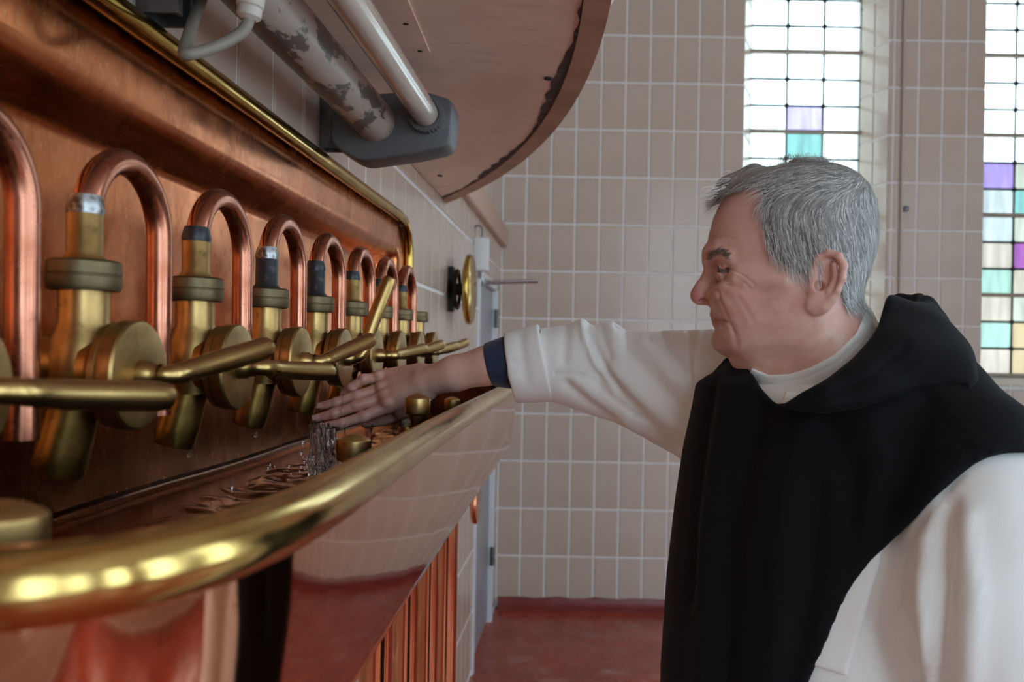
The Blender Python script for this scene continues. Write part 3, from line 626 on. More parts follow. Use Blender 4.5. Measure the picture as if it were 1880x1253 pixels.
# ------------------------------------------------------------------ implicit surfaces -> meshes
def surfnet(F, o, h):
    nx, ny, nz = F.shape
    ins = F < 0
    cnt = sum(ins[i:nx-1+i, j:ny-1+j, k:nz-1+k].astype(np.int8) for i in (0,1) for j in (0,1) for k in (0,1))
    act = (cnt > 0) & (cnt < 8); idx = np.full(act.shape, -1, np.int64); ai = np.argwhere(act); idx[act] = np.arange(len(ai))
    cor = [(i, j, k) for i in (0,1) for j in (0,1) for k in (0,1)]
    val = np.stack([F[ai[:,0]+c[0], ai[:,1]+c[1], ai[:,2]+c[2]] for c in cor], 1)
    acc = np.zeros((len(ai), 3)); n = np.zeros(len(ai))
    for a in range(8):
        for b_ in range(a+1, 8):
            d = np.array(cor[b_]) - np.array(cor[a])
            if np.abs(d).sum() != 1: continue
            cr = (val[:,a] < 0) != (val[:,b_] < 0)
            t = np.where(cr, val[:,a]/np.where(cr, val[:,a]-val[:,b_], 1), 0)
            acc[cr] += (np.array(cor[a]) + t[:,None]*d)[cr]; n[cr] += 1
    V = (ai + acc/n[:,None])*h + np.array(o)
    faces = []
    for ax in range(3):
        sl0 = [slice(None)]*3; sl1 = [slice(None)]*3; sl0[ax] = slice(0, -1); sl1[ax] = slice(1, None)
        a, b_ = ins[tuple(sl0)], ins[tuple(sl1)]
        e = np.argwhere(a != b_); u, v = [k for k in range(3) if k != ax]
        e = e[(e[:,u] > 0) & (e[:,v] > 0) & (e[:,u] < F.shape[u]-1) & (e[:,v] < F.shape[v]-1)]
        def g(du, dv):
            q = e.copy(); q[:,u] -= du; q[:,v] -= dv; return idx[q[:,0], q[:,1], q[:,2]]
        f = np.stack([g(1,1), g(0,1), g(0,0), g(1,0)], 1)
        flip = a[e[:,0], e[:,1], e[:,2]]
        if ax == 1: flip = ~flip
        f[~flip] = f[~flip][:, ::-1]; faces.append(f)
    return V, np.concatenate(faces)
def npmesh(name, V, Fc):
    me = bpy.data.meshes.new(name); me.from_pydata([tuple(v) for v in V], [], [tuple(int(i) for i in f) for f in Fc]); me.update(); return me
def smin(a, b, k):
    h = np.clip(.5+.5*(b-a)/k, 0, 1); return b*(1-h)+a*h - k*h*(1-h)
def smax(a, b, k): return -smin(-a, -b, k)
class Grid:
    def __init__(s, lo, hi, h):
        s.lo, s.h = np.array(lo, float), h; s.n = [int((b-a)/h)+2 for a, b in zip(lo, hi)]
        s.x, s.y, s.z = [(lo[i]+h*np.arange(s.n[i])).astype(np.float32).reshape([-1 if j == i else 1 for j in range(3)]) for i in range(3)]
    def sph(s, c, r): 
        return np.sqrt((s.x-c[0])**2+(s.y-c[1])**2+(s.z-c[2])**2)-r
    def ell(s, c, r):
        k = np.sqrt(((s.x-c[0])/r[0])**2+((s.y-c[1])/r[1])**2+((s.z-c[2])/r[2])**2); return (k-1)*min(r)
    def cap(s, a, b, ra, rb=None):
        rb = ra if rb is None else rb; a, b = np.array(a, float), np.array(b, float); d = b-a; L = d.dot(d)+1e-12
        t = np.clip(((s.x-a[0])*d[0]+(s.y-a[1])*d[1]+(s.z-a[2])*d[2])/L, 0, 1)
        return np.sqrt((s.x-a[0]-t*d[0])**2+(s.y-a[1]-t*d[1])**2+(s.z-a[2]-t*d[2])**2)-(ra+(rb-ra)*t)
    def chain(s, pts, rad, k=.004):
        F = None
        for i in range(len(pts)-1):
            c = s.cap(pts[i], pts[i+1], rad[i], rad[i+1]); F = c if F is None else smin(F, c, k)
        return F
    def mesh(s, F): return surfnet(np.broadcast_to(F, s.n), s.lo, s.h)
class Probe:
    def __init__(s): s.p = []; s.r = 0
    def _a(s, ps, r): s.p += [tuple(q) for q in ps]; s.r = max(s.r, r); return 0.
    def sph(s, c, r): return s._a([c], r)
    def ell(s, c, r): return s._a([c], max(r))
    def cap(s, a, b, ra, rb=None): return s._a([a, b], max(ra, rb or 0))
    def chain(s, pts, rad, k=.004): return s._a(pts, max(rad))
class Sub(Grid):
    def __init__(s, g, lo, hi):
        i0 = [max(0, int((lo[i]-g.lo[i])/g.h)) for i in range(3)]; i1 = [min(g.n[i], int((hi[i]-g.lo[i])/g.h)+2) for i in range(3)]
        s.sl = tuple(slice(a, b) for a, b in zip(i0, i1)); s.h = g.h; s.n = [b-a for a, b in zip(i0, i1)]; s.lo = g.lo+np.array(i0)*g.h
        s.x, s.y, s.z = g.x[s.sl[0]], g.y[:, s.sl[1]], g.z[:, :, s.sl[2]]
def _op(F, fn, k, f):
    pr = Probe(); fn(pr); p = np.array(pr.p); m = pr.r + 2.5*k + .004
    S_ = Sub(g, p.min(0)-m, p.max(0)+m); F[S_.sl] = f(F[S_.sl], fn(S_), k); return F
def SM(F, fn, k): return _op(F, fn, k, smin)
def SX(F, fn, k): return _op(F, fn, k, lambda a, b, kk: smax(a, -b, kk))
def poly_sd(px, py, pts):
    """signed distance to a polygon, negative inside"""
    d = np.full(np.broadcast(px, py).shape, 1e9, np.float32); ins = np.zeros(d.shape, bool); n = len(pts)
    for i in range(n):
        (ax, ay), (bx_, by_) = pts[i-1], pts[i]; ex, ey = bx_-ax, by_-ay
        t = np.clip(((px-ax)*ex+(py-ay)*ey)/(ex*ex+ey*ey+1e-9), 0, 1)
        d = np.minimum(d, (px-ax-t*ex)**2+(py-ay-t*ey)**2)
        c = ((ay > py) != (by_ > py)) & (px < (bx_-ax)*(py-ay)/((by_-ay) if by_ != ay else 1e-9)+ax); ins ^= c
    d = np.sqrt(d); return np.where(ins, -d, d)
def line_d(px, py, pts):
    d = np.full(np.broadcast(px, py).shape, 1e9)
    for i in range(len(pts)-1):
        (ax, ay), (bx_, by_) = pts[i], pts[i+1]; ex, ey = bx_-ax, by_-ay
        t = np.clip(((px-ax)*ex+(py-ay)*ey)/(ex*ex+ey*ey+1e-9), 0, 1); d = np.minimum(d, (px-ax-t*ex)**2+(py-ay-t*ey)**2)
    return np.sqrt(d)
# ------------------------------------------------------------------ person: head
# head frame: a forward (towards the taps), b to his left (towards the camera), c up
HY = 1.14; H0 = P(1450, 480, HY); th = math.atan2(1450-PX0, FPX)
hf = np.array((-math.cos(th), math.sin(th), 0)); hl = np.array((-math.sin(th), -math.cos(th), 0)); hu = np.array((0, 0, 1.))
KS = FPX/HY
def A(px, py): dx, dy = px-1450, py-480; return -(dx*math.cos(ROLL)+dy*math.sin(ROLL))/(KS/math.cos(th))
def Cc(px, py): dx, dy = px-1450, py-480; return -(-dx*math.sin(ROLL)+dy*math.cos(ROLL))/KS
def Q(px, py, b=0.): return (A(px, py), b, Cc(px, py))
def head_world(V): V = np.asarray(V, float); return np.array(H0) + V[:, :1]*hf + V[:, 1:2]*hl + V[:, 2:3]*hu
def to_head(W): W = np.asarray(W, float)-np.array(H0); return np.stack([W@hf, W@hl, W@hu], 1)
rows = [ # py, front px, back px, half width, px of the widest place, front exponent
 (306,1458,1505,.012,1482,2.0),(310,1423,1530,.034,1480,2.0),(318,1391,1550,.049,1480,2.1),(331,1361,1568,.0600,1482,2.2),(349,1338,1582,.0685,1487,2.3),(372,1319,1592,.0735,1490,2.35),
 (400,1306,1596,.0765,1493,2.4),(430,1298,1597,.0775,1493,2.4),(455,1294,1595,.0770,1490,2.4),(472,1297,1592,.0755,1486,2.4),(482,1301,1588,.0735,1482,2.4),(505,1304,1582,.0720,1478,2.35),
 (530,1303,1573,.0715,1475,2.25),(553,1301,1564,.0705,1472,2.1),(565,1302,1558,.0695,1470,2.05),(577,1306,1556,.0680,1468,2.0),(586,1312,1553,.0665,1467,1.95),(596,1315,1551,.0655,1467,1.95),(605,1318.5,1550,.064,1466,1.9),(610,1319.5,1549,.0625,1465,1.9),
 (616,1315,1548,.061,1464,1.9),(626,1312,1547,.0585,1462,1.9),(636,1316,1543,.054,1458,1.9),(644,1326,1538,.046,1455,1.9),(652,1350,1530,.034,1450,1.9),(659,1380,1515,.018,1450,1.9)]
rc = np.array([Cc(1450, r[0]) for r in rows])[::-1]
def tab(i, f=lambda v: v): return np.array([f(r[i]) for r in rows])[::-1]
g = Grid((-.215, -.115, -.235), (.150, .115, .155), .0011)
cz = g.z[0, 0, :]
def row(v): return np.interp(cz, rc, v).reshape(1, 1, -1).astype(np.float32)
af, ab = row(tab(1, lambda v: A(v, 480))), row(tab(2, lambda v: A(v, 480))); hw, am, pe = row(tab(3)), row(tab(4, lambda v: A(v, 480))), row(tab(5))
na = np.where(g.x > am, (g.x-am)/(af-am), (am-g.x)/(am-ab)); pw_ = np.where(g.x > am, pe, 2.15)
rr2 = (np.abs(na)**pw_ + (np.abs(g.y)/hw)**pw_)**(1/pw_)
top = Cc(1480, 304); bot = Cc(1450, 664)
base = (rr2-1)*np.minimum(hw, .06)
base = smax(base, np.maximum(g.z-top, bot-g.z), .006)
F = base
# neck and flesh under the jaw
def nk(px, py): return Q(px, py)
NKA = ([Q(1470, 560), Q(1512, 640), Q(1560, 735)], [.058, .0655, .0665], .01)
F = np.ascontiguousarray(np.broadcast_to(F, g.n)).astype(np.float32); F = smin(F, g.chain(*NKA), .03)
F = SM(F, lambda G: G.chain([Q(1352, 628), Q(1395, 652), Q(1440, 678)], [.022, .034, .04], .01), .022)
for sgn in (1, -1):
    F = SM(F, lambda G: G.ell(Q(1392, 615, sgn*.038), (.038, .022, .030)), .022)          # jowl
    F = SM(F, lambda G: G.ell(Q(1362, 545, sgn*.040), (.026, .020, .022)), .02)            # cheek
    F = SM(F, lambda G: G.chain([Q(1299, 476, sgn*.006), Q(1304, 468, sgn*.022), Q(1322, 467, sgn*.040), Q(1340, 476, sgn*.050)], [.006, .0078, .0066, .004]), .014)   # brow
    F = SX(F, lambda G: G.ell(Q(1318, 502, sgn*.034), (.020, .017, .0105)), .011)         # socket
    F = SM(F, lambda G: G.cap(Q(1362, 512, sgn*.056), Q(1440, 522, sgn*.069), .008), .014) # cheekbone
# nose
F = SM(F, lambda G: G.chain([Q(1307, 483), Q(1298, 507), Q(1286, 527), Q(1281, 539)], [.0070, .0092, .0104, .0116]), .007)
F = SM(F, lambda G: G.sph(Q(1281, 540), .0121), .004)
F = SM(F, lambda G: G.cap(Q(1283, 546), Q(1303, 553), .0062, .005), .005)
for sgn in (1, -1):
    F = SM(F, lambda G: G.ell(Q(1309, 541, sgn*.0125), (.0120, .0082, .0096)), .003)
    F = SX(F, lambda G: G.chain([Q(1287, 553, sgn*.0075), Q(1297, 548.5, sgn*.0090), Q(1303, 551, sgn*.0100)], [.0030, .0038, .0030], .001), .002)
    F = SX(F, lambda G: G.chain([Q(1318, 536, sgn*.0215), Q(1321, 549, sgn*.0250), Q(1327, 565, sgn*.0290), Q(1334, 580, sgn*.0325)], [.0020, .0024, .0018, .0008]), .005)
# mouth and chin
def lip(pts, r, k): 
    global F
    F = SM(F, lambda G: G.chain([Q(*p) for p in pts], r), k)
lip([(1339, 592, -.025), (1324, 583, -.016), (1312, 579.5, -.006), (1312, 579.5, .006), (1324, 583, .016), (1339, 592, .025)], [.002, .0044, .0056, .0056, .0044, .002], .007)
lip([(1339, 597, -.024), (1327, 595.5, -.015), (1316.5, 593, -.006), (1316.5, 593, .006), (1327, 595.5, .015), (1339, 597, .024)], [.002, .0048, .0058, .0058, .0048, .002], .006)
F = SX(F, lambda G: G.chain([Q(1345, 602, -.034), Q(1334, 592, -.026), Q(1323, 588, -.018), Q(1307, 586, -.004), Q(1307, 586, .004), Q(1323, 588, .018), Q(1334, 592, .026), Q(1345, 602, .034)], [.0012, .0017, .0020, .0022, .0022, .0020, .0017, .0012]), .0012)
F = SM(F, lambda G: G.ell(Q(1332, 626.5), (.0155, .022, .0145)), .010)
for sgn in (1, -1): F = SX(F, lambda G: G.chain([Q(1343, 600, sgn*.036), Q(1349, 616, sgn*.039), Q(1350, 628, sgn*.039)], [.0016, .0016, .0006]), .007)
# lids: a ball over the eye with a narrow opening
EYE = Q(1336, 503.5, .0330)
for sgn in (1, -1):
    e = (EYE[0], sgn*EYE[1], EYE[2])
    G = Sub(g, np.array(e)-.026, np.array(e)+.026); f_ = F[G.sl]
    f_ = smax(f_, -G.ell(Q(1319, 500, sgn*.026), (.010, .010, .0085)), .006)
    f_ = smin(f_, G.sph(e, .0142), .0030)
    f_ = smin(f_, G.chain([Q(1324, 490, sgn*.028), Q(1333, 490, sgn*.039), Q(1350, 497, sgn*.046)], [.0035, .0045, .003]), .006)    # heavy upper lid
    hgt = .0023*np.clip((G.x-A(1349, 503))/(A(1330, 503)-A(1349, 503)), 0, 1)
    sl = np.abs(G.z-(Cc(1334, 502.5)+.22*(G.x-A(1334, 502.5))))-hgt
    slit = np.maximum(np.maximum(sl, G.sph(e, .0185)), .004-sgn*G.y)
    f_ = smax(f_, -slit, .0008); F[G.sl] = np.maximum(f_, -G.sph(e, .0126))
    F = SX(F, lambda G: G.chain([Q(1322, 497, sgn*.026), Q(1323, 494, sgn*.036), Q(1340, 498, sgn*.047)], [.001, .0014, .001]), .003)
    F = SX(F, lambda G: G.chain([Q(1321, 518, sgn*.025), Q(1330, 523, sgn*.035), Q(1348, 520, sgn*.046)], [.0012, .0016, .001]), .006)
# ears
for sgn in (1, -1):
    def E(px, py, b): return Q(px, py, sgn*b)
    G = Sub(g, np.array(E(1510, 530, .078))-.055, np.array(E(1510, 530, .078))+.055)
    ear = G.ell(E(1510, 528, .0755), (.021, .0085, .030))
    hel = G.chain([E(1490, 522, .071), E(1489, 503, .0745), E(1498, 487, .078), E(1515, 479.5, .082), E(1532, 486, .086), E(1540, 503, .088), E(1538, 523, .087), E(1530, 543, .084), E(1520, 556, .080), E(1509, 570, .076)],
                  [.0028, .0036, .0042, .0045, .0047, .0048, .0046, .0042, .0045, .006], .003)
    ear = smin(ear, hel, .005)
    ear = smax(ear, -G.ell(E(1508, 522, .0865), (.0125, .0085, .0195)), .004)
    ear = smax(ear, -G.cap(E(1500, 535, .078), E(1497, 541, .07), .006), .003)
    ear = smin(ear, G.chain([E(1524, 500, .083), E(1527, 520, .0825), E(1516, 545, .080)], [.0032, .0036, .003]), .004)
    ear = smin(ear, G.ell(E(1494, 568, .0735), (.0125, .0058, .0115)), .006)
    ear = smin(ear, G.ell(E(1487, 538, .0735), (.0050, .005, .0075)), .004)
    F[G.sl] = smin(F[G.sl], ear, .004)
HF = F
hV, hFc = g.mesh(F)
hW = head_world(hV)
gc = Grid.__new__(Grid); gc.lo, gc.h = g.lo, g.h*2; gc.x, gc.y, gc.z = g.x[::2], g.y[:, ::2], g.z[:, :, ::2]; gc.n = [gc.x.shape[0], gc.y.shape[1], gc.z.shape[2]]
HFfine = HF; HF = np.ascontiguousarray(HF[::2, ::2, ::2]); skull = np.broadcast_to(base, g.n)[::2, ::2, ::2]; neck = gc.chain(*NKA)
# fine wrinkles and creases on skin
def px_of(W): 
    x, y = proj(W[:, 0], W[:, 1], W[:, 2]); return x, y
def vnormals(V, Fc):
    V = np.asarray(V, float); N = np.zeros_like(V); f = np.asarray(Fc)
    n = np.cross(V[f[:,2]]-V[f[:,0]], V[f[:,3]]-V[f[:,1]])
    for k in range(4): np.add.at(N, f[:,k], n)
    return N/np.maximum(np.linalg.norm(N, axis=1, keepdims=True), 1e-12)
def folds(W, Fc, lst, eps=None):
    """lst: (polyline in the photograph, width px, height m); moves vertices that face the viewer along their normals"""
    N = vnormals(W, Fc); x, y = px_of(W); d = np.zeros(len(W))
    view = -W/np.linalg.norm(W, axis=1, keepdims=True); view = np.array((0, 0, CZ))-W; view /= np.linalg.norm(view, axis=1, keepdims=True)
    fac = np.clip((N*view).sum(1)*3, 0, 1)
    for pts, wd, amp in lst: d += amp*np.exp(-(line_d(x, y, pts)/wd)**2)
    return W + N*(d*fac)[:, None]
hW = folds(hW, hFc, [([(1311, 530), (1317, 535), (1320, 543), (1318, 551), (1312, 555)], 2.4, -.0017), ([(1309, 537), (1312, 543)], 5, .0016), ([(1284, 553), (1292, 550), (1301, 549.5)], 2.6, -.0022), ([(1308, 586.5), (1320, 587.5), (1332, 590.5)], 1.9, -.0024), ([(1332, 590.5), (1341, 598), (1347, 612)], 2.6, -.0012), ([(1312, 593), (1324, 594)], 3, .0010),
   ([(1320, 547), (1326, 564), (1334, 580), (1340, 594)], 3.6, -.0010), ([(1356, 547), (1368, 566), (1381, 589)], 6, -.0007), ([(1327, 493.5), (1342, 496), (1356, 502), (1370, 509)], 1.9, -.0011), ([(1333, 517), (1344, 519), (1357, 514)], 2.0, -.0007), ([(1334, 524), (1346, 527), (1356, 526)], 2.6, -.0007), ([(1322, 487), (1326, 500), (1329, 512)], 4, -.0020), ([(1352, 508), (1372, 512), (1384, 522)], 3, -.0007), ([(1352, 512), (1368, 520), (1376, 530)], 3, -.0006), ([(1330, 520), (1345, 526), (1358, 522)], 4, -.0008),
   ([(1310, 440), (1330, 436), (1350, 440)], 3, -.0005), ([(1306, 455), (1322, 452)], 3, -.0005), ([(1400, 655), (1450, 640), (1490, 600)], 12, -.0018), ([(1420, 672), (1470, 660), (1520, 628)], 8, -.0012),
   ([(1345, 600), (1350, 618), (1352, 632)], 6, -.0012), ([(1330, 540), (1350, 560), (1362, 590)], 9, -.0010)])
# ------------------------------------------------------------------ person: right forearm and hand (world coordinates)
def B3(px, py, Y): return tuple(P(px, py, Y))
g2 = Grid((-.56, 1.28, CZ-.165), (.02, 1.56, CZ+.055), .0018)
arm = g2.chain([B3(962, 668, 1.415), B3(895, 671.5, 1.412), B3(835, 686, 1.418), B3(785, 702, 1.432)], [.0300, .0300, .0280, .0240], .01)
arm2 = g2.chain([B3(962, 666, 1.432), B3(895, 671.5, 1.434), B3(835, 685, 1.445), B3(785, 699, 1.46)], [.0300, .0300, .0275, .0235], .01)
arm = smin(arm, arm2, .012)
palm = None
for (p0, p1, r0, r1, y0, y1) in (((775, 712), (712, 746), .0165, .0125, 1.432, 1.430), ((772, 702), (706, 731), .0175, .0130, 1.438, 1.441), ((770, 692), (702, 714), .0165, .0125, 1.450, 1.456), ((768, 684), (696, 692), .0150, .0118, 1.462, 1.474)):
    c = g2.cap(B3(*p0, y0), B3(*p1, y1), r0, r1); palm = c if palm is None else smin(palm, c, .014)
arm = smin(arm, palm, .014)
arm = smin(arm, g2.cap(B3(778, 724, 1.435), B3(736, 752, 1.452), .0145, .0165), .014)       # ball of the thumb, under the palm
for kx, ky, yy in ((709, 741, 1.418), (703, 726, 1.4285), (699, 709, 1.443), (693, 689, 1.461)): arm = smin(arm, g2.sph(B3(kx, ky, yy), .0072), .009)
fing = [  # index lowest, then middle, ring, little
 ([(712, 747, 1.428), (668, 765, 1.415), (628, 778, 1.408), (598, 782.5, 1.406)], [.0108, .0092, .0082, .0070]),
 ([(706, 731, 1.440), (654, 746, 1.424), (613, 760, 1.416), (583, 768, 1.413)], [.0110, .0094, .0084, .0070]),
 ([(702, 714, 1.456), (655, 727, 1.440), (618, 739, 1.432), (590, 746, 1.429)], [.0106, .0090, .0080, .0068]),
 ([(696, 693, 1.474), (668, 697, 1.452), (645, 712, 1.448), (630, 726, 1.456)], [.0100, .0086, .0076, .0062])]
tips = []
for pts, rad in fing:
    w3 = [B3(*p) for p in pts]
    f_ = None
    for i in range(3):
        c = g2.cap(w3[i], w3[i+1], rad[i]*.96, rad[i+1]*.98); f_ = c if f_ is None else smin(f_, c, .003)
        if i: f_ = smin(f_, g2.sph(w3[i], rad[i]*1.06), .003)
    arm = smin(arm, f_, .0035)
    tips.append((w3, rad))
# thumb lies behind, its tip just below the palm
tb = [B3(748, 752, 1.456), B3(705, 770, 1.462), B3(672, 778, 1.464)]
arm = smin(arm, g2.chain(tb, [.0135, .0108, .0085], .004), .005)
aV, aFc = g2.mesh(arm)
aV = folds(aV, aFc, [([(655, 690), (662, 710)], 3, -.0006), ([(640, 742), (646, 752)], 2.5, -.0006), ([(652, 760), (656, 772)], 2.5, -.0006), ([(690, 720), (740, 706), (790, 690)], 7, .0010), ([(700, 735), (745, 722), (800, 706)], 6, .0009),
   ([(620, 768), (623, 779)], 2, -.0005), ([(604, 757), (608, 768)], 2, -.0005), ([(712, 676), (760, 680)], 6, .0008), ([(668, 700), (672, 690)], 2.5, -.0006), ([(676, 705), (684, 690)], 2.5, -.0005)])
# ------------------------------------------------------------------ person: body under the habit
LS = P(1812, 895, .935); RS = P(1330, 735, 1.275)
sl, sf = np.array((.63, -.777)), np.array((-.777, -.63))       # to his left, forward
def L_at(py): return np.interp(py, [600, 632, 680, 760, 830, 900, 1000, 1100, 1253, 1500, 2000, 2700], [1318, 1312, 1292, 1274, 1260, 1251, 1241, 1233, 1226, 1222, 1235, 1240])
tz_ = [.055, .03, .0, -.04, -.08, -.13, -.2, -.3, -.42, -.6, -.9, -1.2, -1.47]
t_hl = [.062, .085, .125, .172, .198, .208, .208, .205, .205, .208, .208, .212, .225]
t_hd = [.055, .07, .088, .108, .122, .136, .150, .162, .172, .176, .175, .18, .19]
t_c = []
e_ = np.array((.97, -.242)); Y0 = 1.15
for z, h_, d_ in zip(tz_, t_hl, t_hd):
    ext = math.sqrt((h_*sl.dot(e_))**2+(d_*sf.dot(e_))**2)
    py = 648 - z*FPX/Y0 + 6; lx = L_at(py); q = P(lx, py, Y0+.03)
    t_c.append((q.x + ext*.97/.985 + .004, Y0+.03 - ext*.242))
t_c[0] = (.325, 1.155); t_c[1] = (.330, 1.15); t_c[2] = (.332, 1.145); 
def torso(G, grow=0.):
    z = (G.z-CZ); f = lambda v: np.interp(z, tz_[::-1], np.array(v)[::-1]).astype(np.float32)
    cx, cy, h_, d_ = f([c[0] for c in t_c]), f([c[1] for c in t_c]), f(t_hl)+grow, f(t_hd)+grow
    dx, dy = G.x-cx, G.y-cy; u, v = dx*sl[0]+dy*sl[1], dx*sf[0]+dy*sf[1]
    r = (np.abs(u/h_)**2.3+np.abs(v/d_)**2.3)**(1/2.3)
    F = (r-1)*np.minimum(h_, d_)
    return smax(F, np.maximum(z-.058-grow, -1.5-z), .03), u, v
g3 = Grid((-.02, .70, .05), (.72, 1.52, CZ+.08), .014)
bF, _, _ = torso(g3, -.02)
bF = smin(bF, g3.chain([tuple(RS), B3(1180, 700, 1.36), B3(960, 668, 1.424)], [.034, .030, .026], .02), .02)
bF = smin(bF, g3.chain([tuple(LS), tuple(LS+Vector((.03, .02, -.30))), tuple(LS+Vector((-.02, -.03, -.55)))], [.055, .045, .032], .02), .03)
bF = smin(bF, g3.chain([B3(1500, 620, 1.14), B3(1545, 720, 1.14)], [.06, .07]), .03)
bF = smax(bF, g3.z-(CZ-.055)+0*bF, .02)
bV, bFc = g3.mesh(bF)
# feet reach the floor
g4 = Grid((.05, .95, -.01), (.62, 1.42, .2), .008)
fc = np.array(t_c[-1]); fF = None
for s_ in (1, -1):
    c0 = fc+sl*.085*s_; c1 = c0+sf*.17
    q = smin(g4.cap((*c0, .045), (*c1, .035), .043, .040), g4.cap((*c0, .05), (*c0, .16), .043, .04), .03); fF = q if fF is None else np.minimum(fF, q)
fF = smax(fF, -g4.z+.001, .006)
sV, sFc = g4.mesh(fF)
def join(parts):
    Vs, Fs, n = [], [], 0
    for V, f in parts: Vs.append(V); Fs.append(np.asarray(f)+n); n += len(V)
    return np.concatenate(Vs), np.concatenate(Fs)
M['skin'] = mat('skin', (.68, .385, .305), .42, noise=[(16, (.62, .30, .24), .45, .75), (60, (.72, .44, .35), .5, .75)], bump=((420, 420, 420), .18, .0006), **{'Subsurface Weight': .12, 'Subsurface Radius': (1., .35, .2), 'Subsurface Scale': .006})
nt = M['skin'].node_tree; bs = nt.nodes['Principled BSDF']; src = bs.inputs['Base Color'].links[0].from_socket
at = nt.nodes.new('ShaderNodeAttribute'); at.attribute_name = 'flush'; mx = nt.nodes.new('ShaderNodeMix'); mx.data_type = 'RGBA'
nt.links.new(src, mx.inputs['A']); mx.inputs['B'].default_value = (.48, .135, .115, 1); nt.links.new(at.outputs['Fac'], mx.inputs['Factor']); nt.links.new(mx.outputs['Result'], bs.inputs['Base Color'])
at2 = nt.nodes.new('ShaderNodeAttribute'); at2.attribute_name = 'jaw_tone'; mx2 = nt.nodes.new('ShaderNodeMix'); mx2.data_type = 'RGBA'
nt.links.new(mx.outputs['Result'], mx2.inputs['A']); mx2.inputs['B'].default_value = (.30, .19, .16, 1); nt.links.new(at2.outputs['Fac'], mx2.inputs['Factor']); nt.links.new(mx2.outputs['Result'], bs.inputs['Base Color'])
V, Fc = join([(hW, hFc), (aV, aFc), (bV, bFc)])
me = npmesh('person', V, Fc); person = link('person', me, M['skin'])
tag(person, 'grey haired man in a white habit and black scapular holding his hand under a tap', 'person')
x, y = px_of(V); fl = np.zeros(len(V)); isb = np.arange(len(V)) >= len(hW)
for (cx, cy, r, a) in ((1275, 542, 16, .55), (1372, 545, 34, .30), (1345, 575, 22, .25), (1525, 500, 30, .35), (1497, 570, 16, .25), (1410, 600, 35, .15), (1330, 430, 40, .15), (1312, 580, 7, .35), (1316, 594, 8, .7), (1328, 593, 9, .5),
                       (700, 735, 22, .40), (660, 745, 25, .35), (600, 770, 22, .55), (640, 755, 25, .35), (590, 745, 14, .5), (690, 692, 14, .35)):
    fl = np.maximum(fl, a*np.exp(-(((x-cx)**2+(y-cy)**2)/r**2)))
st = .25*np.exp(-((y-620)/34)**4)*np.exp(-((x-1375)/75)**4)*(~isb)  # darker tone over the lower cheek, jaw and chin
for nm, vals in (('flush', fl), ('jaw_tone', st)):
    a_ = me.attributes.new(nm, 'FLOAT', 'POINT'); a_.data.foreach_set('value', vals.astype(np.float32))
M['shoe'] = mat('black_leather', (.02, .018, .016), .35)
link('shoes', npmesh('shoes', sV, sFc), M['shoe'], person)
# nails
M['nail'] = mat('nail', (.62, .36, .31), .22, **{'Coat Weight': .4})
for (w3, rad), (up_) in zip(tips[:3], (.2, .35, .5)):
    a, b_ = Vector(w3[2]), Vector(w3[3]); d = (b_-a).normalized(); toc = (Vector((0, 0, CZ))-b_).normalized()
    n_ = (toc + Vector((0, 0, 1))*.55); n_ = (n_-d*n_.dot(d)).normalized(); s_ = d.cross(n_); r = rad[3]
    def nf(u, v):
        al = (v-.5)*1.7; t = (u-.5)*2; k = 1-.12*t*t
        return b_ + d*(.002+t*.0052) + (n_*math.cos(al*k)+s_*math.sin(al*k)*1.0)*(r*(1.045 if 0 < v < 1 and u > 0 else .97))
    MB().grid(nf, 8, 8).build('nail', M['nail'], person, sharp=0)
# eyes
M['eye'] = mat('eyeball', (.15, .12, .11), .15); M['iris'] = mat('iris', (.08, .07, .06), .08)
for sgn in (1, -1):
    o_ = Vector(head_world([(EYE[0], sgn*EYE[1], EYE[2])])[0]); look = Vector(hf*.90)+Vector(hl*.34*sgn)+Vector((0, 0, -.22))
    e = MB().lathe([(.0122*math.sin(t), .0122*math.cos(t)) for t in np.linspace(.5, PI, 14)], o_, look, 24).build('eyeball', M['eye'], person, sharp=0)
    MB().lathe([(.0124*math.sin(t), .0124*math.cos(t)) for t in np.linspace(0, .56, 6)], o_, look, 24).build('iris', M['iris'], e, sharp=0)
# ------------------------------------------------------------------ person: clothes
M['white_cloth'] = mat('white_cotton', (.85, .84, .81), .85, noise=((6, 6, 6), (.81, .80, .76), .4, .7), bump=((700, 700, 700), .25, .0008), **{'Sheen Weight': .25})
M['black_cloth'] = mat('black_wool', (.0038, .0040, .0052), .85, bump=((600, 600, 600), .35, .0008), **{'Specular IOR Level': .18, 'Sheen Weight': .02, 'Sheen Roughness': .5})
M['navy'] = mat('navy_knit', (.010, .020, .055), .8, bump=((30, 900, 30), .5, .001), **{'Sheen Weight': .2})
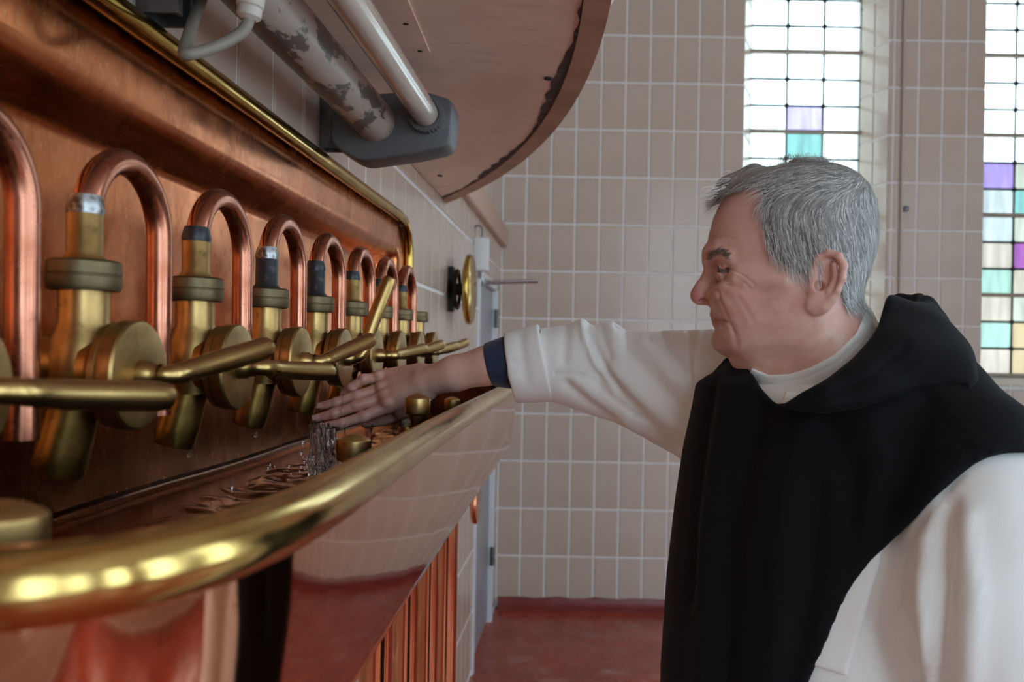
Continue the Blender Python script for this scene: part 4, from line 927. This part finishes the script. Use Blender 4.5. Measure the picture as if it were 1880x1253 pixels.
# habit: torso, skirt and left sleeve
g5 = Grid((-.02, .68, .10), (.74, 1.52, CZ+.09), .0085)
tF, tu, tv = torso(g5, -.004); tF = smax(tF, g5.z-(CZ-.035)-0*tF, .03)
def arm_l(G, grow=0.):
    return G.chain([tuple(P(1790, 885, .955)), tuple(P(1812, 960, .93)), tuple(P(1806, 1130, .915)), tuple(P(1825, 1330, .92)), tuple(P(1800, 1600, .90)), tuple(P(1760, 1700, .88))], [.068+grow, .082+grow, .086+grow, .080+grow, .084+grow, .088+grow], .02)
lF = arm_l(g5)
hF = smin(tF, lF, .012)
tV, tFc = g5.mesh(hF)
tV = folds(tV, tFc, [([(1745, 930), (1735, 1020), (1722, 1260)], 17, -.012), ([(1775, 960), (1790, 1100), (1780, 1260)], 22, .008), ([(1700, 985), (1690, 1100), (1705, 1260)], 13, .007),
   ([(1762, 874), (1705, 940), (1664, 1005), (1648, 1080), (1639, 1140)], 3.5, -.005), ([(1652, 1150), (1672, 1195), (1680, 1260)], 12, -.014), ([(1640, 1090), (1665, 1110)], 6, -.004),
   ([(1600, 1120), (1622, 1180), (1640, 1260)], 16, -.007), ([(1560, 1260), (1590, 1180)], 14, .003)])
habit = link('habit', npmesh('habit', tV, tFc), M['white_cloth'], person)
# breast pocket flap lying on the habit
g6 = Grid((.25, .78, CZ-.48), (.42, 1.12, CZ-.20), .004)
pF, _, _ = torso(g6, .0045); x6, y6 = proj(g6.x, g6.y, g6.z)
pF = smin(pF, arm_l(g6)+.02, .012)
pd = poly_sd(x6, y6, [(1440, 1205), (1503, 1226), (1556, 1243), (1575, 1175), (1596, 1101), (1612, 1048), (1623, 1000), (1540, 1010)])/1480
pV, pFc = g6.mesh(np.maximum(smax(pF, pd, .003), -torso(g6, -.006)[0]))
link('pocket_flap', npmesh('pocket_flap', pV, pFc), M['white_cloth'], habit)
# right sleeve: rings from the rolled cuff back into the shoulder
topc = [(988, 603), (1010, 600), (1030, 596), (1052, 589), (1067, 587), (1077, 595), (1088, 599), (1100, 592), (1120, 590), (1133, 597), (1145, 606), (1170, 608), (1200, 609), (1225, 607), (1260, 606), (1290, 606), (1315, 604), (1350, 612), (1390, 640)]
botc = [(988, 736), (1018, 737), (1045, 745), (1075, 757), (1130, 775), (1165, 793), (1200, 815), (1230, 833), (1258, 851), (1290, 868), (1320, 880), (1350, 885), (1390, 870)]
def sl_ring(px, j, n=56):
    yt, yb = np.interp(px, *zip(*topc)), np.interp(px, *zip(*botc)); Yc = np.interp(px, [985, 1100, 1200, 1300, 1390], [1.415, 1.39, 1.35, 1.30, 1.24])
    slope = np.interp(px, [985, 1100, 1300, 1390], [10, 6, -8, -12])
    dep = np.interp(px, [985, 1100, 1300, 1390], [.056, .060, .085, .085]); out = []
    for k in range(n):
        a = 2*PI*k/n; v = math.cos(a); 
        q = P(px + slope*(v) , (yt+yb)/2 - (yb-yt)/2*v, Yc); out.append((q.x, q.y - dep*math.sin(a), q.z))
    return out
nr, nn = 240, 110; V = []
for i in range(nr+1): V += sl_ring(985 + (1390-985)*i/nr, i, nn)
Fc = [(i*nn+k, (i+1)*nn+k, (i+1)*nn+(k+1) % nn, i*nn+(k+1) % nn) for i in range(nr) for k in range(nn)]
V = np.array(V)
if (vnormals(V, Fc)[10*nn:20*nn] * (V[10*nn:20*nn]-V[10*nn:20*nn].mean(0))).sum() < 0: Fc = [f[::-1] for f in Fc]
V = folds(V, Fc, [([(1067, 588), (1074, 620), (1092, 665), (1125, 715)], 7, 0.0054), ([(1079, 598), (1088, 630), (1108, 672), (1140, 720)], 7, -0.0060), ([(1103, 594), (1106, 620), (1118, 655)], 8, -0.0036),
   ([(1018, 686), (1060, 688), (1085, 695), (1110, 720), (1160, 760)], 2.2, -.003), ([(1060, 700), (1110, 740), (1170, 790)], 12, 0.0042), ([(1040, 705), (1080, 740), (1130, 772)], 10, -0.0042),
   ([(1100, 690), (1160, 745), (1235, 830)], 12, -0.0060), ([(1130, 680), (1195, 745), (1262, 800)], 14, 0.0054), ([(1150, 640), (1200, 700), (1275, 770)], 13, -0.0042), ([(1180, 625), (1230, 690), (1285, 740)], 12, 0.0036),
   ([(1215, 612), (1225, 640), (1290, 720)], 8, -0.0036), ([(1265, 608), (1262, 640), (1268, 700), (1275, 760)], 6, -0.0036), ([(1285, 607), (1275, 680), (1270, 780)], 6, 0.0030), ([(1128, 594), (1150, 615), (1190, 622)], 7, -0.0030), ([(1040, 600), (1035, 660)], 10, -.003), ([(1160, 762), (1215, 788), (1262, 800)], 2.0, -.003)])
rs = link('right_sleeve', npmesh('right_sleeve', V, Fc), M['white_cloth'], habit)
def band(px_t, px_b, thick, Y, dep, name, m, parent, n=56, rnd=.35, fl=0, lst=None):
    """tube of cloth between two edges: each edge is ((top), (bottom)) in the photograph"""
    prof_ = [(0, 0), (.0, 1.0), (.04, 1.06), (.5, 1.06), (.96, 1.05), (1., 1.0), (1.0, .0)]
    V = []; us = [(0, -thick), (0, -.3*thick), (.015, 0), (.06, .001)] + [(t, .001) for t in np.linspace(.12, .9, 14)] + [(.95, .001), (.985, 0), (1, -.3*thick), (1, -thick)]
    for u, dr_ in us:
        tp = np.array(px_t[0])*(1-u)+np.array(px_b[0])*u; bt = np.array(px_t[1])*(1-u)+np.array(px_b[1])*u
        Yc = Y[0]*(1-u)+Y[1]*u; dd = dep[0]*(1-u)+dep[1]*u
        for k in range(n):
            a = 2*PI*k/n; c_, s_ = math.cos(a), math.sin(a); mid = (tp+bt)/2; hv = (tp-bt)/2
            q = P(mid[0]+hv[0]*c_, mid[1]+hv[1]*c_, Yc); ctr = P(mid[0], mid[1], Yc)
            w_ = Vector((q.x, q.y-dd*s_*(abs(s_)**-.12 if abs(s_) > .01 else 1), q.z)); d = (w_-ctr)
            V.append(tuple(ctr + d*(1+dr_/d.length)))
    m_ = len(us); Fc = [(i*n+k, (i+1)*n+k, (i+1)*n+(k+1) % n, i*n+(k+1) % n) for i in range(m_-1) for k in range(n)]
    V = np.array(V); mid = slice(8*n, 9*n)
    if (vnormals(V, Fc)[mid]*(V[mid]-V[mid].mean(0))).sum() < 0: Fc = [f[::-1] for f in Fc]
    if lst: V = folds(V, Fc, lst)
    return link(name, npmesh(name, V, Fc), m, parent)
band(((926, 612), (948, 739)), ((989, 596), (1019, 737)), .012, (1.425, 1.412), (.0585, .062), 'cuff', M['white_cloth'], habit, lst=[([(940, 668), (975, 658), (1005, 652)], 2.2, -.0025), ([(955, 620), (965, 700)], 10, -.003), ([(930, 690), (960, 700)], 14, .002)])
kc = band(((889, 632), (906, 709)), ((945, 612), (962, 716)), .006, (1.423, 1.420), (.0465, .047), 'inner_cuff', M['navy'], person, lst=[([(925, 622), (938, 700)], 5, -.0015)])
kc['label'] = 'navy knitted inner cuff'
# scapular
g7 = Grid((-.03, .66, .28), (.76, 1.54, CZ+.10), .0075)
F7, u7, v7 = torso(g7, .011)
x7, y7 = proj(g7.x, g7.y, g7.z); x7 = x7.astype(np.float32); y7 = y7.astype(np.float32)
sh = smin(F7, arm_l(g7, .011), .03)
sh = smin(sh, g7.chain([B3(1610, 640, 1.10), B3(1720, 735, 1.03), B3(1800, 830, .965)], [.05, .055, .06], .02), .05)
hem = [(900, 400), (900, 3200), (1455, 3200), (1450, 1700), (1462, 1400), (1484, 1253), (1515, 1185), (1542, 1119), (1568, 1071), (1594, 1036), (1621, 1009), (1648, 984), (1674, 960), (1710, 920), (1737, 896), (1762, 874), (1790, 852), (1815, 840), (1850, 832), (1900, 832), (2300, 842), (2300, 400)]
pd = poly_sd(x7, y7, hem)/1480
sh = smin(sh, g7.chain([B3(1354, 668, 1.235), B3(1342, 720, 1.25)], [.027, .045], .01), .02)
front = smax(sh, pd, .006)
back = smax(smax(F7, v7+.02, .01), np.abs(u7)-.2, .02)
S = np.minimum(front, back)
neckcut = [(1280, 615), (1300, 626), (1340, 652), (1372, 668), (1396, 712), (1418, 736), (1432, 745), (1450, 736), (1470, 722), (1515, 698), (1565, 659), (1598, 622), (1612, 600), (1640, 500), (1300, 500)]
S = smax(S, -poly_sd(x7, y7, neckcut)/1420, .006); S = smax(S, -g7.chain([B3(1480, 600, 1.14), B3(1530, 660, 1.14), B3(1560, 735, 1.14)], [.068, .0745, .0745], .01), .006)
sV_, sFc_ = g7.mesh(S)
sV_ = folds(sV_, sFc_, [([(1400, 752), (1372, 840), (1345, 960), (1330, 1253)], 22, -.010), ([(1345, 720), (1325, 800), (1300, 950), (1290, 1253)], 20, .008), ([(1470, 790), (1440, 900), (1420, 1253)], 26, .007),
   ([(1520, 780), (1560, 860), (1560, 960)], 24, -.006), ([(1600, 775), (1620, 850), (1590, 960)], 24, .006), ([(1700, 735), (1680, 820), (1640, 920)], 26, -.005), ([(1310, 690), (1290, 850), (1270, 1100)], 10, -.006),
   ([(1500, 900), (1490, 1050), (1450, 1253)], 24, -.006), ([(1690, 712), (1730, 760), (1790, 835)], 2.5, -.0035)])
scap = link('scapular', npmesh('scapular', sV_, sFc_), M['black_cloth'], person)
# cowl: the hood lying round the neck
g8 = Grid((.18, .88, CZ-.10), (.52, 1.40, CZ+.10), .0045)
ring = [(1424, 730, 1.045), (1462, 738, 1.012), (1520, 735, .995), (1585, 712, 1.00), (1645, 672, 1.03), (1685, 635, 1.09), (1690, 610, 1.16), (1655, 600, 1.235), (1590, 610, 1.275), (1500, 640, 1.27), (1430, 680, 1.235), (1392, 702, 1.165), (1398, 718, 1.095), (1424, 730, 1.045)]
rad = [.010, .017, .023, .030, .037, .038, .036, .032, .032, .034, .030, .022, .015, .010]
C8 = g8.chain([B3(*p) for p in ring], rad, .012)
x8, y8 = proj(g8.x, g8.y, g8.z)
low = torso(g8, .017)[0]; low = smin(low, g8.chain([B3(1610, 640, 1.10), B3(1720, 735, 1.03), B3(1800, 830, .965)], [.056, .061, .066], .02), .05)
C8 = smin(C8, g8.chain([B3(1690, 650, 1.08), B3(1740, 700, 1.06), B3(1780, 745, 1.05)], [.036, .038, .034], .02), .04)
C8 = smin(C8, low, .035)
edge8 = [(1385, 640), (1398, 720), (1426, 746), (1470, 757), (1515, 760), (1577, 751), (1643, 729), (1687, 714), (1732, 707), (1764, 712), (1778, 730), (1800, 700), (1760, 500), (1380, 500)]
C8 = smax(C8, poly_sd(x8, y8, edge8)/1450, .010)
C8 = smin(C8, g8.chain([B3(1612, 562, 1.235), B3(1652, 549, 1.225), B3(1688, 548, 1.19), B3(1701, 556, 1.145), B3(1704, 580, 1.10), B3(1690, 612, 1.065), B3(1655, 640, 1.035)], [.004, .0045, .0045, .005, .006, .009, .012], .01), .024)
C8 = smax(C8, -g8.chain([B3(1635, 540, 1.17), B3(1640, 590, 1.165)], [.034, .026], .01), .008)
C8 = smax(C8, -g8.chain([B3(1480, 600, 1.14), B3(1530, 660, 1.14), B3(1560, 735, 1.14)], [.0675, .0745, .0745], .01), .006)
C8 = smax(C8, -poly_sd(x8, y8, neckcut)/1420, .008)
cV, cFc = g8.mesh(C8)
cV = folds(cV, cFc, [([(1450, 735), (1530, 722), (1600, 690), (1660, 640)], 6, -.003), ([(1480, 745), (1560, 735), (1640, 700), (1700, 668)], 7, .003), ([(1640, 690), (1700, 690), (1770, 712)], 5, -.002)])
link('cowl', npmesh('cowl', cV, cFc), M['black_cloth'], scap)
# white collar band
Wg = [np.asarray(H0)[i] + gc.x*hf[i] + gc.y*hl[i] + gc.z*hu[i] for i in range(3)]
xg, yg_ = [q.astype(np.float32) for q in proj(*Wg)]
top9 = [(1380, 676), (1412, 689), (1449, 687), (1490, 674), (1532, 651), (1570, 614), (1586, 578), (1600, 556), (1650, 560), (1660, 640), (1560, 790), (1430, 790), (1360, 720)]
C9 = smax(HF-.0038, poly_sd(xg, yg_, top9)/1400, .003)
kV, kFc = gc.mesh(C9); kV = head_world(kV)
kV = folds(kV, kFc, [([(1425, 705), (1480, 694), (1535, 668), (1580, 625)], 2, -.0012)])
col = link('collar', npmesh('collar', kV, kFc), M['white_cloth'], person)
q0, q1, q2, q3 = P(1436, 741, 1.035), P(1444, 719, 1.035), P(1474, 723, 1.025), P(1452, 733, 1.028)
tb_ = MB(); o_ = Vector((0, .006, 0)); tb_.add([q0, q1, q2, q3, q0+o_, q1+o_, q2+o_, q3+o_], [(0,1,2,3), (7,6,5,4), (0,4,5,1), (1,5,6,2), (2,6,7,3), (3,7,4,0)])
tb_.build('collar_tab', M['white_cloth'], col, bevel=.001)
q = [P(1590, 570, 1.10), P(1606, 604, 1.09), P(1616, 600, 1.085), P(1600, 566, 1.10)]; tb_ = MB()
tb_.add(q + [v+o_ for v in q], [(0,1,2,3), (7,6,5,4), (0,4,5,1), (1,5,6,2), (2,6,7,3), (3,7,4,0)]).build('collar_tab', M['white_cloth'], col, bevel=.001)
# ------------------------------------------------------------------ person: hair
hair_poly = [(1288, 340), (1296, 366), (1316, 372), (1332, 360), (1352, 356), (1370, 347), (1385, 342), (1400, 352), (1402, 366), (1394, 380), (1401, 395), (1401, 410), (1404, 428), (1407, 450), (1415, 468), (1431, 482), (1452, 495), (1472, 505), (1486, 508), (1493, 500), (1502, 484), (1520, 480), (1536, 494),
             (1541, 515), (1540, 535), (1543, 556), (1552, 570), (1566, 578), (1582, 572), (1597, 566), (1660, 560), (1660, 240), (1280, 240)]
hp = poly_sd(xg, yg_, hair_poly)/1404
grow = np.clip(-hp*.35+.0015, .0005, .0070)
tuft = gc.chain([Q(1316, 360, 0), Q(1340, 345, .01), Q(1385, 327, .02)], [.005, .009, .010], .01)
fring = smin(smin(skull, neck, .02), tuft, .015)
capF = smax(fring - grow, hp, .003)
hairV, hairFc = gc.mesh(capF)
M['hair'] = mat('grey_hair', (.23, .215, .20), .5, noise=[((50, 50, 14), (.12, .11, .10), .42, .7), ((90, 90, 30), (.33, .31, .29), .55, .8)], bump=((260, 260, 60), .5, .002))
hair = link('hair', npmesh('hair', head_world(hairV), hairFc), M['hair'], person)
def sample(Fg, Pn):
    q = (Pn-gc.lo)/gc.h; q = np.clip(q, 0, np.array(Fg.shape)-1.001); i = q.astype(int); f = q-i; r = 0
    for dx in (0,1):
        for dy in (0,1):
            for dz in (0,1):
                r = r + Fg[i[:,0]+dx, i[:,1]+dy, i[:,2]+dz]*(f[:,0] if dx else 1-f[:,0])*(f[:,1] if dy else 1-f[:,1])*(f[:,2] if dz else 1-f[:,2])
    return r
fr_ = np.ascontiguousarray(np.broadcast_to(fring - .0055, gc.n))
def grad(Pn):
    e = .003; G_ = np.stack([sample(fr_, Pn+np.eye(3)[k]*e)-sample(fr_, Pn-np.eye(3)[k]*e) for k in range(3)], 1); return G_/np.maximum(np.linalg.norm(G_, axis=1, keepdims=True), 1e-9)
f = hairFc; tri = hairV[f]; ar = np.linalg.norm(np.cross(tri[:,2]-tri[:,0], tri[:,3]-tri[:,1]), axis=1)
NS = 15000; pick = rng.choice(len(f), NS, p=ar/ar.sum()); uv = rng.random((NS, 2, 1))
R0 = tri[pick,0]*(1-uv[:,0])*(1-uv[:,1])+tri[pick,1]*uv[:,0]*(1-uv[:,1])+tri[pick,2]*uv[:,0]*uv[:,1]+tri[pick,3]*(1-uv[:,0])*uv[:,1]
n0 = grad(R0); ok = sample(fr_, R0) > -.006; R0 = R0[ok]; NS = len(R0)
Lh = rng.uniform(.014, .030, NS); seg = 5; jit = rng.normal(0, 1, (NS, 3))*.16; lift = rng.uniform(.000, .0035, NS); wid = rng.uniform(.00022, .00042, NS)
pts_ = [R0.copy()]; cur = R0.copy(); nrm = []
crown = np.array(Q(1560, 335, .0))
for s_ in range(seg):
    n_ = grad(cur); W_ = head_world(cur); x, y = px_of(W_)
    topw = np.clip((415-y)/75, 0, 1); backw = np.clip((x-1530)/60, 0, 1); 
    dirn = np.stack([np.where(topw > .5, 1., 0)*0 + topw*1.0 + (1-topw)*(-.25) - backw*.6, np.sign(cur[:,1])*(.30*topw+.02), -.22*topw-(1-topw)*1.0 - backw*.5], 1)
    frw = np.clip((1345-x)/40, 0, 1)*topw; dirn[:,2] -= frw*.25
    dirn = dirn/np.linalg.norm(dirn, axis=1, keepdims=True) + jit; dirn = dirn-n_*(dirn*n_).sum(1, keepdims=True); dirn /= np.linalg.norm(dirn, axis=1, keepdims=True)
    nxt = cur+dirn*(Lh/seg)[:,None]; d_ = sample(fr_, nxt); tgt = .0012+lift*((s_+1)/seg)
    nxt = nxt + grad(nxt)*(tgt-d_)[:,None]; pts_.append(nxt); nrm.append(n_); cur = nxt
nrm.append(grad(cur))
Vs = np.zeros((NS, seg+1, 2, 3))
for s_ in range(seg+1):
    t_ = pts_[min(s_+1, seg)]-pts_[max(s_-1, 0)]; sd = np.cross(t_, nrm[s_]); sd /= np.maximum(np.linalg.norm(sd, axis=1, keepdims=True), 1e-9)
    wv = wid*(1-.85*s_/seg); Vs[:, s_, 0] = pts_[s_]-sd*wv[:,None]; Vs[:, s_, 1] = pts_[s_]+sd*wv[:,None]
base_i = np.arange(NS)[:,None]*(2*(seg+1)) + (np.arange(seg)*2)[None]
Fs = np.stack([base_i, base_i+1, base_i+3, base_i+2], -1).reshape(-1, 4)
sh_ = np.repeat(np.clip(rng.normal(.42, .30, NS) , 0, 1), 2*(seg+1))
M['strand'] = mat('hair_strand', (.1, .1, .1), .38); nt = M['strand'].node_tree; at = nt.nodes.new('ShaderNodeAttribute'); at.attribute_name = 'shade'
cr = nt.nodes.new('ShaderNodeValToRGB'); cr.color_ramp.elements[0].color = (.11, .10, .092, 1); cr.color_ramp.elements[1].color = (.92, .90, .86, 1)
nt.links.new(at.outputs['Fac'], cr.inputs[0]); nt.links.new(cr.outputs[0], nt.nodes['Principled BSDF'].inputs['Base Color'])
NW = 900; wr = np.random.default_rng(11)
wV = []
for i in range(NW):
    px, py = wr.uniform(1306, 1352), 0; py = np.interp(px, [1306, 1352], [352, 326])+wr.uniform(0, 20); b0 = wr.normal(0, .026)
    p = np.array(Q(px, py, b0)); d = np.array((1., wr.normal(.05, .18), -.35+wr.normal(0, .16))); d /= np.linalg.norm(d); L_ = wr.uniform(.010, .022)
    sd = np.cross(d, (0, 0, 1.)); sd = np.cross(d, sd) if i % 2 else sd; sd = sd/np.linalg.norm(sd)*.00026
    m_ = p+d*L_*.55+np.array((0, 0, .0012)); e_2 = p+d*L_+np.array((0, 0, -.0025*wr.random()))
    wV += [p-sd, p+sd, m_-sd*.8, m_+sd*.8, e_2-sd*.15, e_2+sd*.15]
wV = np.array(wV); bi = np.arange(NW)[:,None]*6; wF = np.concatenate([bi+np.array((0,1,3,2))[None], bi+np.array((2,3,5,4))[None]])
V_, F_ = join([(head_world(Vs.reshape(-1, 3)), Fs), (head_world(wV), wF)]); me = npmesh('hair_strands', V_, F_)
sh_ = np.concatenate([sh_, np.repeat(np.clip(wr.normal(.75, .2, NW), 0, 1), 6)]); a_ = me.attributes.new('shade', 'FLOAT', 'POINT'); a_.data.foreach_set('value', sh_.astype(np.float32))
tag(link('hair_strands', me, M['strand'], hair), kind='stuff')
# eyebrows
HFc = HF; eb = MB(); er = np.random.default_rng(3)
for sgn in (1, -1):
    V = []
    for i in range(190):
        t = er.random()**.9; px = np.interp(t, [0, .3, .7, 1], [1299, 1309, 1325, 1340])+er.normal(0, 1); py = np.interp(t, [0, .3, .7, 1], [474, 470, 468, 476])+er.normal(0, 3.2)
        bb = np.linspace(.085, 0, 120); ray = np.stack([np.full(120, A(px, py)), bb*sgn, np.full(120, Cc(px, py))], 1); hit = np.argmax(sample(HFc, ray) < 0)
        if hit == 0: continue
        p = ray[hit:hit+1]; e = .002
        for _ in range(2):
            G_ = np.stack([sample(HFc, p+np.eye(3)[k]*e)-sample(HFc, p-np.eye(3)[k]*e) for k in range(3)], 1); G_ /= np.linalg.norm(G_)+1e-9; p = p - G_*(sample(HFc, p)[:,None]-.0002)
        d = np.array([[-.9+er.normal(0, .2), sgn*.4, .15+er.normal(0, .3)]]); d = d-G_*(d*G_).sum(); d /= np.linalg.norm(d); L_ = er.uniform(.005, .010)
        s_ = np.cross(d, G_)*.00034; a, m_, b_ = p, p+d*L_*.5, p+d*L_
        def onskin(q, h_):
            for _ in range(3):
                Gq = np.stack([sample(HFc, q+np.eye(3)[k]*e)-sample(HFc, q-np.eye(3)[k]*e) for k in range(3)], 1); Gq /= np.linalg.norm(Gq)+1e-9; q = q-Gq*(sample(HFc, q)[:, None]-h_)
            return q
        m_, b_ = onskin(m_, .0014), onskin(b_, .0012)
        w4 = head_world(np.concatenate([a-s_, a+s_, m_-s_*.8, m_+s_*.8, b_]))
        eb.add([tuple(v) for v in w4], [(0,1,3,2), (2,3,4)])
M['brow'] = mat('brow_hair', (.15, .115, .095), .5, noise=(300, (.32, .28, .25), .5, .75))
tag(eb.build('eyebrows', M['brow'], person, sharp=0), kind='stuff')
